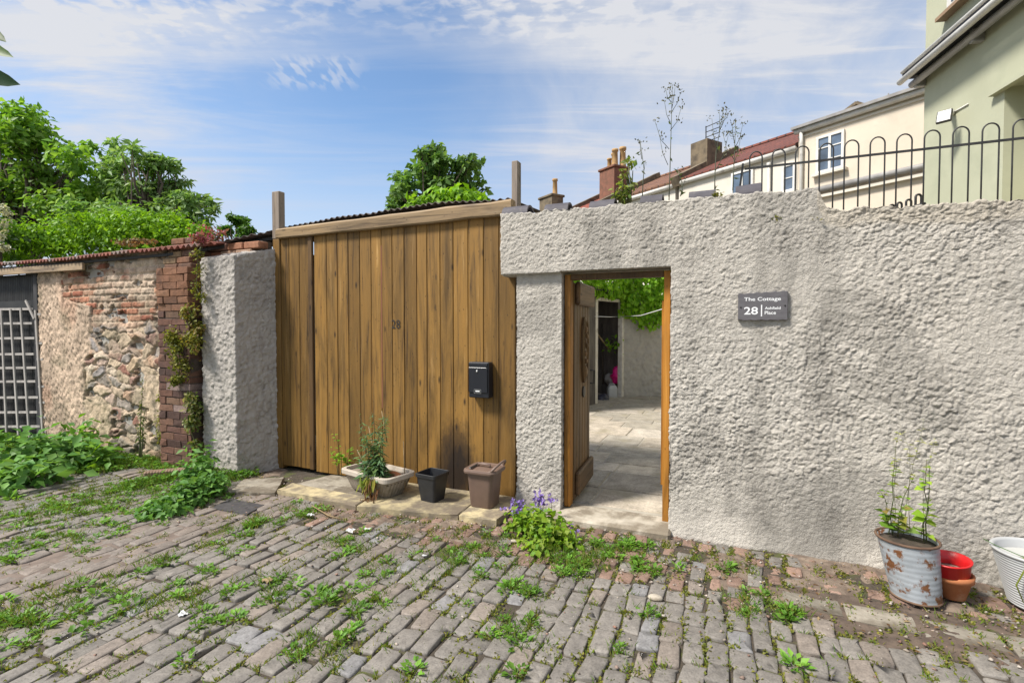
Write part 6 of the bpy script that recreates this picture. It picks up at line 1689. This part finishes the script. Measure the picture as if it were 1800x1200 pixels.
# ================================================================ GRASS AND WEEDS IN THE JOINTS
def ground_cover():
    J = np.array(JOINTS); J = J[(J[:, 1] < -.1)]
    # where the photo shows growth: (px, py, radius in metres, weight)
    spots = [(60, 905, .5, 1), (130, 890, .5, 1.2), (200, 870, .5, 1.2), (250, 855, .4, 1.2), (300, 890, .35, 1.2), (40, 960, .4, .7), (150, 940, .4, .7), (430, 930, .18, 1.6), (460, 920, .15, 1.5), (400, 950, .2, .8), (360, 958, .12, 1),
             (100, 1060, .25, 1.4), (40, 1085, .3, 1.4), (150, 1040, .25, 1.2), (190, 1070, .2, 1.0), (265, 1055, .2, 1.2), (280, 985, .12, 1.2), (340, 1010, .15, .9), (350, 1040, .18, 1.0), (385, 980, .12, 1.1), (440, 1020, .12, 1.1), (490, 1020, .12, 1.2), (490, 1045, .12, 1.4), (320, 1065, .10, 1.2), (390, 1085, .12, 1.2),
             (560, 1140, .13, 2.4), (580, 1125, .10, 1.8), (535, 1165, .08, 1.5), (570, 1050, .08, 1), (590, 1035, .08, 1.1), (650, 1070, .10, 1.6), (660, 1060, .10, 1.6), (640, 1030, .10, 1.3), (670, 1000, .12, 1.3), (650, 960, .18, 1.2), (600, 950, .15, 1.0), (540, 900, .12, 1.2), (520, 890, .12, 1.2), (745, 975, .10, 1.0), (790, 985, .16, 1.5), (740, 1020, .1, .9),
             (870, 990, .14, 1.6), (905, 1040, .10, 2.0), (915, 1090, .09, 2.2), (895, 1115, .09, 2.2), (925, 1135, .08, 1.8), (870, 1130, .06, 1), (1000, 985, .18, 2.4), (1040, 970, .14, 2.0), (1075, 975, .10, 1.6), (960, 1000, .1, 1.4), (1110, 960, .12, 1.2), (1135, 1075, .07, 1.8), (1130, 1100, .06, 1.4), (1110, 990, .1, .9), (1150, 1000, .1, 1.0), (1200, 1130, .06, 1.0), (1215, 1140, .06, 1.6), (1090, 1150, .05, 1.2), (1330, 1080, .10, 1.8), (1385, 1075, .08, 2.0), (1355, 1060, .1, 1.2), (1240, 975, .07, .9), (1310, 1000, .06, .8), (1340, 1010, .06, .8), (1275, 1000, .06, .9), (1500, 1075, .03, 1.0), (1450, 1050, .06, .6), (700, 1120, .06, .8), (780, 1190, .07, 1.2), (740, 1190, .08, 1.0), (1020, 1060, .06, .9), (960, 1060, .06, .6), (830, 960, .12, .9), (880, 950, .12, 1), (700, 950, .12, .8), (760, 945, .12, .8)]
    sp = np.array([(*G(a, b)[:2], r, w) for a, b, r, w in spots])
    d = np.zeros(len(J))
    for x, y, r, w in sp: d = np.maximum(d, w * np.exp(-((J[:, 0] - x) ** 2 + (J[:, 1] - y) ** 2) / (r * r)))
    nz = fbm(np.stack([J[:, 0] * 1.1, J[:, 1] * 1.1, 0 * J[:, 0]], 1), 3, 9)
    base = .16 * np.clip((nz - .4) / .2, 0, 1) + .14
    base = np.where(J[:, 0] < -4.0, base * 1.6, base)
    far = np.hypot(J[:, 0], J[:, 1] + 3.85)
    p = np.clip(d * .85 + base * 1.3, 0, .98)
    sel = RNG.random(len(J)) < p
    S1 = J[sel]; dens = d[sel]
    blades = []; leaves = []; moss = []
    # tufts of grass
    rep = np.where(dens > .6, RNG.integers(18, 48, len(S1)), RNG.integers(6, 18, len(S1)))
    c = np.repeat(S1, rep, 0); dn = np.repeat(dens, rep); n = len(c)
    pos = np.stack([c[:, 0] + RNG.normal(size=n) * (.018 + .02 * np.minimum(dn, 1)), c[:, 1] + RNG.normal(size=n) * (.022 + .02 * np.minimum(dn, 1)), np.full(n, -.012)], 1)
    an = RNG.random(n) * 2 * PI; lean = .25 + .75 * RNG.random(n)
    dr = np.stack([np.cos(an) * lean, np.sin(an) * lean, np.ones(n) * .8], 1)
    L = (.018 + .035 * RNG.random(n)) * (1 + .45 * np.minimum(dn, 1.6))
    blades.append(leaf_mesh(pos, dr, np.stack([-np.sin(an), np.cos(an), .2 * np.ones(n)], 1), L, .0045, lerp_cols(n, [(.14, .27, .025), (.20, .33, .04), (.10, .20, .03), (.32, .31, .09)])))
    struct(leaf_obj('joint_grass', blades, LEAF), 'stuff')
    # rosettes of broad leaves
    pick = RNG.random(len(S1)) < np.clip(dens * .65, .06, .75)
    R = S1[pick]; rd = dens[pick]; k = RNG.integers(14, 36, len(R)); c = np.repeat(R, k, 0); n = len(c); big = np.repeat(.65 + .8 * RNG.random(len(R)), k)
    an = RNG.random(n) * 2 * PI; el = .15 + .7 * RNG.random(n); dr = np.stack([np.cos(an), np.sin(an), el], 1)
    rr = .036 * RNG.random(n) ** .7 * big; pos = np.stack([c[:, 0] + np.cos(an) * rr, c[:, 1] + np.sin(an) * rr * 1.3, np.full(n, -.004) + .022 * RNG.random(n)], 1); s = big * (.014 + .024 * RNG.random(n)); an = an + RNG.normal(size=n) * .9
    tint = np.repeat(.75 + .5 * RNG.random((len(R), 1)), k, 0)
    leaves.append(leaf_mesh(pos, dr, np.stack([np.zeros(n), np.zeros(n), np.ones(n)], 1) + RNG.normal(size=(n, 3)) * .3, s, s * .58, lerp_cols(n, [(.14, .30, .035), (.10, .22, .03), (.19, .36, .05)]) * tint))
    struct(leaf_obj('joint_weeds', leaves, LEAF), 'stuff')
    # low moss cushions
    q = np.clip(.30 + .5 * np.clip((nz - .42) / .15, 0, 1) + .35 * np.clip((J[:, 0] + 2) / 1.5, 0, 1), 0, .9); ms = J[RNG.random(len(J)) < q]; k = 20; c = np.repeat(ms, k, 0); n = len(c)
    pos = np.stack([c[:, 0] + RNG.normal(size=n) * .012, c[:, 1] + RNG.normal(size=n) * .03, -.010 + .010 * RNG.random(n)], 1)
    moss.append(leaf_mesh(pos, unit(RNG.normal(size=(n, 3)) + np.array([0, 0, .3])), RNG.normal(size=(n, 3)) * .5 + np.array([0, 0, 1]), .018, .013, lerp_cols(n, [(.18, .20, .025), (.26, .25, .045), (.12, .15, .025)])))
    struct(leaf_obj('joint_moss', moss, LEAF), 'stuff')
    # verge grass at the left, thicker
    n = 22000; gx = RNG.uniform(-9.5, -4.4, n); gy = -.95 + .85 * RNG.random(n); pp = np.stack([gx * 1.6, gy * 1.6, 0 * gx], 1)
    keep = (fbm(pp, 3, 71) + .25 * np.clip((gy + .7) / .5, -1, 1) > .44) & ~((gx > -5.0) & (gy < -.35)); gx, gy = gx[keep], gy[keep]; n = len(gx); an = RNG.random(n) * 2 * PI
    dr = np.stack([np.cos(an) * .6, np.sin(an) * .6, np.ones(n)], 1); L = .03 + .085 * RNG.random(n)
    V = leaf_mesh(np.stack([gx, gy, np.full(n, -.01)], 1), dr, np.stack([-np.sin(an), np.cos(an), .2 * np.ones(n)], 1), L, .007, lerp_cols(n, [(.12, .25, .025), (.18, .32, .04), (.08, .18, .03), (.28, .29, .09)]))
    n2 = 5000; w = RNG.integers(0, n, n2); an = RNG.random(n2) * 2 * PI; s = .025 + .035 * RNG.random(n2)
    V2 = leaf_mesh(np.stack([gx[w] + RNG.normal(size=n2) * .02, gy[w] + RNG.normal(size=n2) * .02, .005 + .05 * RNG.random(n2)], 1), np.stack([np.cos(an), np.sin(an), .3 * np.ones(n2)], 1), RNG.normal(size=(n2, 3)) * .35 + np.array([0, 0, 1]), s, s * .6, lerp_cols(n2, [(.12, .27, .035), (.17, .34, .04), (.08, .19, .03)]))
    struct(leaf_obj('verge_grass', [V, V2], LEAF), 'stuff')
    # crumbs of stone, dead leaves
    n = 2600; x = RNG.uniform(-5, 2.4, n); y = np.where(RNG.random(n) < .6, RNG.uniform(-.95, -.05, n), RNG.uniform(-2.6, -.3, n)); s = .004 + .012 * RNG.random(n) ** 3
    mb = MB()
    tet = unit(RNG.normal(size=(n, 6, 3)) * .25 + np.array([[1, 0, 0], [-1, 0, 0], [0, 1, 0], [0, -1, 0], [0, 0, 1], [0, 0, -1]])) * np.array([1, .8, .6])
    V = np.stack([x, y, .004 + s * .3], 1)[:, None] + tet * s[:, None, None]; f = np.array([[0, 2, 4], [2, 1, 4], [1, 3, 4], [3, 0, 4], [2, 0, 5], [1, 2, 5], [3, 1, 5], [0, 3, 5]])
    F = (np.arange(n)[:, None, None] * 6 + f).reshape(-1, 3); col = np.repeat(lerp_cols(n, [(.30, .25, .2), (.2, .16, .13), (.45, .4, .34), (.26, .14, .1)]), 6, 0)
    struct(mesh_np('loose_grit', V.reshape(-1, 3), F, SETT, None, col), 'stuff')
    n = 700; x = RNG.uniform(-4.4, 2.3, n); y = RNG.uniform(-1.0, -.1, n); an = RNG.random(n) * 2 * PI; s = .012 + .025 * RNG.random(n)
    struct(leaf_obj('leaf_litter', [leaf_mesh(np.stack([x, y, .006 + .012 * RNG.random(n)], 1), np.stack([np.cos(an), np.sin(an), .1 * RNG.normal(size=n)], 1), RNG.normal(size=(n, 3)) * .3 + np.array([0, 0, 1]), s, s * .4, lerp_cols(n, [(.24, .14, .07), (.15, .09, .05), (.36, .27, .14)]))], LEAF), 'stuff')
ground_cover()

# ================================================================ LITTER
def scrap(px, py, w, label, name='paper_scrap', mat=PAPER, cat='litter', rz=0.0):
    c = G(px, py, .012); n = 5; vs = []
    for j in range(n):
        for i in range(n): vs.append((c[0] + (i / (n - 1) - .5) * w * (1 + random.uniform(-.2, .2)) , c[1] + (j / (n - 1) - .5) * w * .8 * (1 + random.uniform(-.2, .2)), .014 + random.uniform(0, w * .35)))
    fs = [(j * n + i, j * n + i + 1, (j + 1) * n + i + 1, (j + 1) * n + i) for j in range(n - 1) for i in range(n - 1)]
    b = len(vs); vs2 = vs + [(x, y, z - .002) for x, y, z in vs]; fs += [tuple(b + k for k in f[::-1]) for f in fs]
    o = mesh_np(name, np.array(vs2), fs, mat, None, None, False, (c[0], c[1], .01)); return tag(o, label, cat)
scrap(617, 934, .06, 'crumpled white scrap on the weeds before the trough planter')
scrap(645, 931, .04, 'smaller white scrap just right of the crumpled one')
scrap(321, 1081, .045, 'white paper scrap on the cobbles at lower left')
scrap(928, 958, .045, 'white paper fragment by the campanula flowers')
scrap(745, 977, .03, 'tiny white scrap on the weeds in front of the bin')
scrap(546, 906, .05, 'pale white scrap near the stick before the slab')
scrap(470, 1022, .055, 'tan wooden scrap lying on the cobbles at centre left', 'wood_scrap', DRYSTEM)
mb = MB(); a, b, c = G(548, 888, .03), G(578, 906, .02), G(602, 912, .025); mb.tube([a, b, c], [.004, .006, .004], 6); mb.tube([b, G(570, 914, .02)], [.004, .002], 5)
tag(mb.build('dry_twig', DRYSTEM, None, True, tuple(b)), 'dry pale twig lying in front of the trough planter', 'twig')
a = G(925, 958, .0)
for lab, px, py, r in (('rounded pale pebble beside the campanula', 904, 950, .022), ('pale stone lump on the cobbles near the wall', 1152, 1050, .034)):
    c = G(px, py, .01); mb = MB(); mb.lathe([(0, -.01), (r, 0), (r * 1.1, r * .25), (r * .8, r * .5), (0, r * .55)], (c[0], c[1], .004), 12, sx=1.1, sy=.8); tag(mb.build('pebble', PALE_STONE, None, True, (c[0], c[1], .0)), lab, 'stone')
# ridged clay tile edge at the pier foot
p, q = G(262, 838, .02), G(330, 832, .02); mb = MB(); n = 14
for k in range(n):
    u = k / (n - 1); c = p + (q - p) * u; mb.col = (1, 1, 1); mb.box((c[0], c[1], .04), (.035, .10, .085), bev=.012, rz=.1)
tag(mb.build('ridged_tile', M_simple('ridged_clay', (.30, .2, .14), (.2, .13, .09), 8, .9), None, False, (p[0], p[1], 0)), 'row of ridged clay blocks at the foot of the brick pier', 'edging')

# ================================================================ SKY, SUN, CAMERA
SUN_AZ = (-.72, -.69); SUN_EL = math.radians(52)
def sky():
    w = bpy.data.worlds.new('World'); bpy.context.scene.world = w; w.use_nodes = True; nt = w.node_tree; nt.nodes.clear()
    N = lambda t: nt.nodes.new('ShaderNode' + t); L = nt.links.new
    out = N('OutputWorld'); bg = N('Background'); L(bg.outputs[0], out.inputs[0]); bg.inputs['Strength'].default_value = .15
    sk = N('TexSky'); sk.sky_type = 'NISHITA'; sk.sun_disc = False; sk.sun_elevation = SUN_EL; sk.sun_rotation = math.atan2(SUN_AZ[0], SUN_AZ[1]); sk.air_density = 1.0; sk.dust_density = .6; sk.ozone_density = 1.5
    tc = N('TexCoord'); mp = N('Mapping'); mp.inputs['Rotation'].default_value = (0, 0, -YAW); L(tc.outputs['Generated'], mp.inputs[0])
    sp = N('SeparateXYZ'); L(mp.outputs[0], sp.inputs[0])
    def M(op, a, b=None, c=None):
        m = N('Math'); m.operation = op
        for k, v in enumerate((a, b, c)):
            if v is None: continue
            if hasattr(v, 'is_linked'): L(v, m.inputs[k])
            else: m.inputs[k].default_value = v
        return m.outputs[0]
    def SS(v, a, b, lo=0, hi=1):
        m = N('MapRange'); m.interpolation_type = 'SMOOTHSTEP'; L(v, m.inputs[0]); m.inputs[1].default_value = a; m.inputs[2].default_value = b; m.inputs[3].default_value = lo; m.inputs[4].default_value = hi; return m.outputs[0]
    z = M('MAXIMUM', sp.outputs['Z'], .03); yy = M('MAXIMUM', sp.outputs['Y'], .05)
    X = M('DIVIDE', sp.outputs['X'], z); Y = M('DIVIDE', sp.outputs['Y'], z)
    U = M('DIVIDE', sp.outputs['X'], yy); V = M('DIVIDE', sp.outputs['Z'], yy)
    pv = N('CombineXYZ'); L(X, pv.inputs[0]); L(Y, pv.inputs[1])
    def ns(scale, st=(1, 1, 1), rot=0, det=6, rough=.55, dist=0):
        m = N('Mapping'); m.inputs['Scale'].default_value = st; m.inputs['Rotation'].default_value = (0, 0, rot); L(pv.outputs[0], m.inputs[0])
        n = N('TexNoise'); L(m.outputs[0], n.inputs['Vector']); n.inputs['Scale'].default_value = scale; n.inputs['Detail'].default_value = det; n.inputs['Roughness'].default_value = rough; n.inputs['Distortion'].default_value = dist; return n.outputs['Fac']
    big = ns(.55, (1, 1, 1), 0, 4)
    # altocumulus puffs high up
    puff = SS(ns(12, (1.0, 1.3, 1), .5, 4, .5, .3), .42, .64)
    band = M('MULTIPLY', SS(M('ADD', V, M('MULTIPLY', M('SUBTRACT', big, .5), .45)), .50, .66), SS(U, .55, .15))
    mack = M('MULTIPLY', puff, band)
    rip = M('MULTIPLY', SS(ns(17, (1.6, .5, 1), .3, 2, .4), .45, .6), M('MULTIPLY', SS(M('ABSOLUTE', M('SUBTRACT', U, -.38)), .12, .04), SS(M('ABSOLUTE', M('SUBTRACT', V, .49)), .04, .015)))
    # streaks of cirrus
    str1 = SS(ns(1.0, (.45, 1.9, 1), -.55, 9, .6, .8), .42, .72)
    str2 = SS(ns(2.2, (.35, 2.2, 1), .35, 8, .62, .6), .48, .75)
    left = SS(U, -.25, -.85)
    right = SS(M('ADD', U, M('MULTIPLY', M('SUBTRACT', big, .5), .6)), -.22, .32)
    cov = M('ADD', M('MULTIPLY', str1, M('ADD', .24, M('MULTIPLY', M('MAXIMUM', left, right), .45))), M('MULTIPLY', str2, M('ADD', .10, M('MULTIPLY', right, .4))))
    low = SS(V, .16, .42)
    cov = M('MULTIPLY', cov, M('ADD', .35, M('MULTIPLY', low, .65)))
    sv = N('TexNoise'); L(mp.outputs[0], sv.inputs['Vector']); sv.inputs['Scale'].default_value = 5.5; sv.inputs['Detail'].default_value = 8; sv.inputs['Roughness'].default_value = .6; sv.inputs['Distortion'].default_value = .5
    soft = SS(sv.outputs['Fac'], .35, .68)
    cov = M('ADD', cov, M('MULTIPLY', right, M('ADD', .40, M('MULTIPLY', soft, .35)))); cov = M('ADD', cov, M('MULTIPLY', left, M('ADD', .15, M('MULTIPLY', soft, .25))))
    cov = M('ADD', cov, M('MULTIPLY', mack, .60)); cov = M('ADD', cov, M('MULTIPLY', rip, .4))
    cov = M('ADD', cov, SS(V, .42, .08, 0, .55))
    cov = M('MINIMUM', cov, .94)
    tint = N('MixRGB'); L(SS(V, .1, .5), tint.inputs[0]); tint.inputs[1].default_value = (CL * .84, CL * .87, CL * 1.0, 1); tint.inputs[2].default_value = (CL * .98, CL * .99, CL * 1.03, 1)
    blue = N('MixRGB'); blue.blend_type = 'MULTIPLY'; blue.inputs[0].default_value = 1; L(sk.outputs[0], blue.inputs[1]); blue.inputs[2].default_value = SKYMUL
    mx = N('MixRGB'); L(cov, mx.inputs[0]); L(blue.outputs[0], mx.inputs[1]); L(tint.outputs[0], mx.inputs[2]); L(mx.outputs[0], bg.inputs['Color'])
CL = 2.2; SKYMUL = (.47, .52, .55, 1)
sky()
sl = bpy.data.lights.new('sun', 'SUN'); sl.energy = 2.75; sl.angle = math.radians(11.0); sl.color = (1.0, .95, .87)
so = bpy.data.objects.new('sun', sl); C.objects.link(so)
sd = Vector((SUN_AZ[0] * math.cos(SUN_EL), SUN_AZ[1] * math.cos(SUN_EL), math.sin(SUN_EL)))
so.rotation_euler = sd.to_track_quat('Z', 'Y').to_euler(); so.location = (-6, -8, 12)

cam = bpy.data.cameras.new('camera'); cam.lens = 18; cam.sensor_width = 36; cam.clip_start = .05; cam.clip_end = 2000
co = bpy.data.objects.new('camera', cam); C.objects.link(co); co.location = tuple(CAM); co.rotation_euler = (PI / 2 - PITCH, 0, YAW)
sc = bpy.context.scene; sc.camera = co
sc.view_settings.view_transform = 'Standard'; sc.view_settings.look = 'None'; sc.view_settings.exposure = 1.25; sc.view_settings.gamma = 1
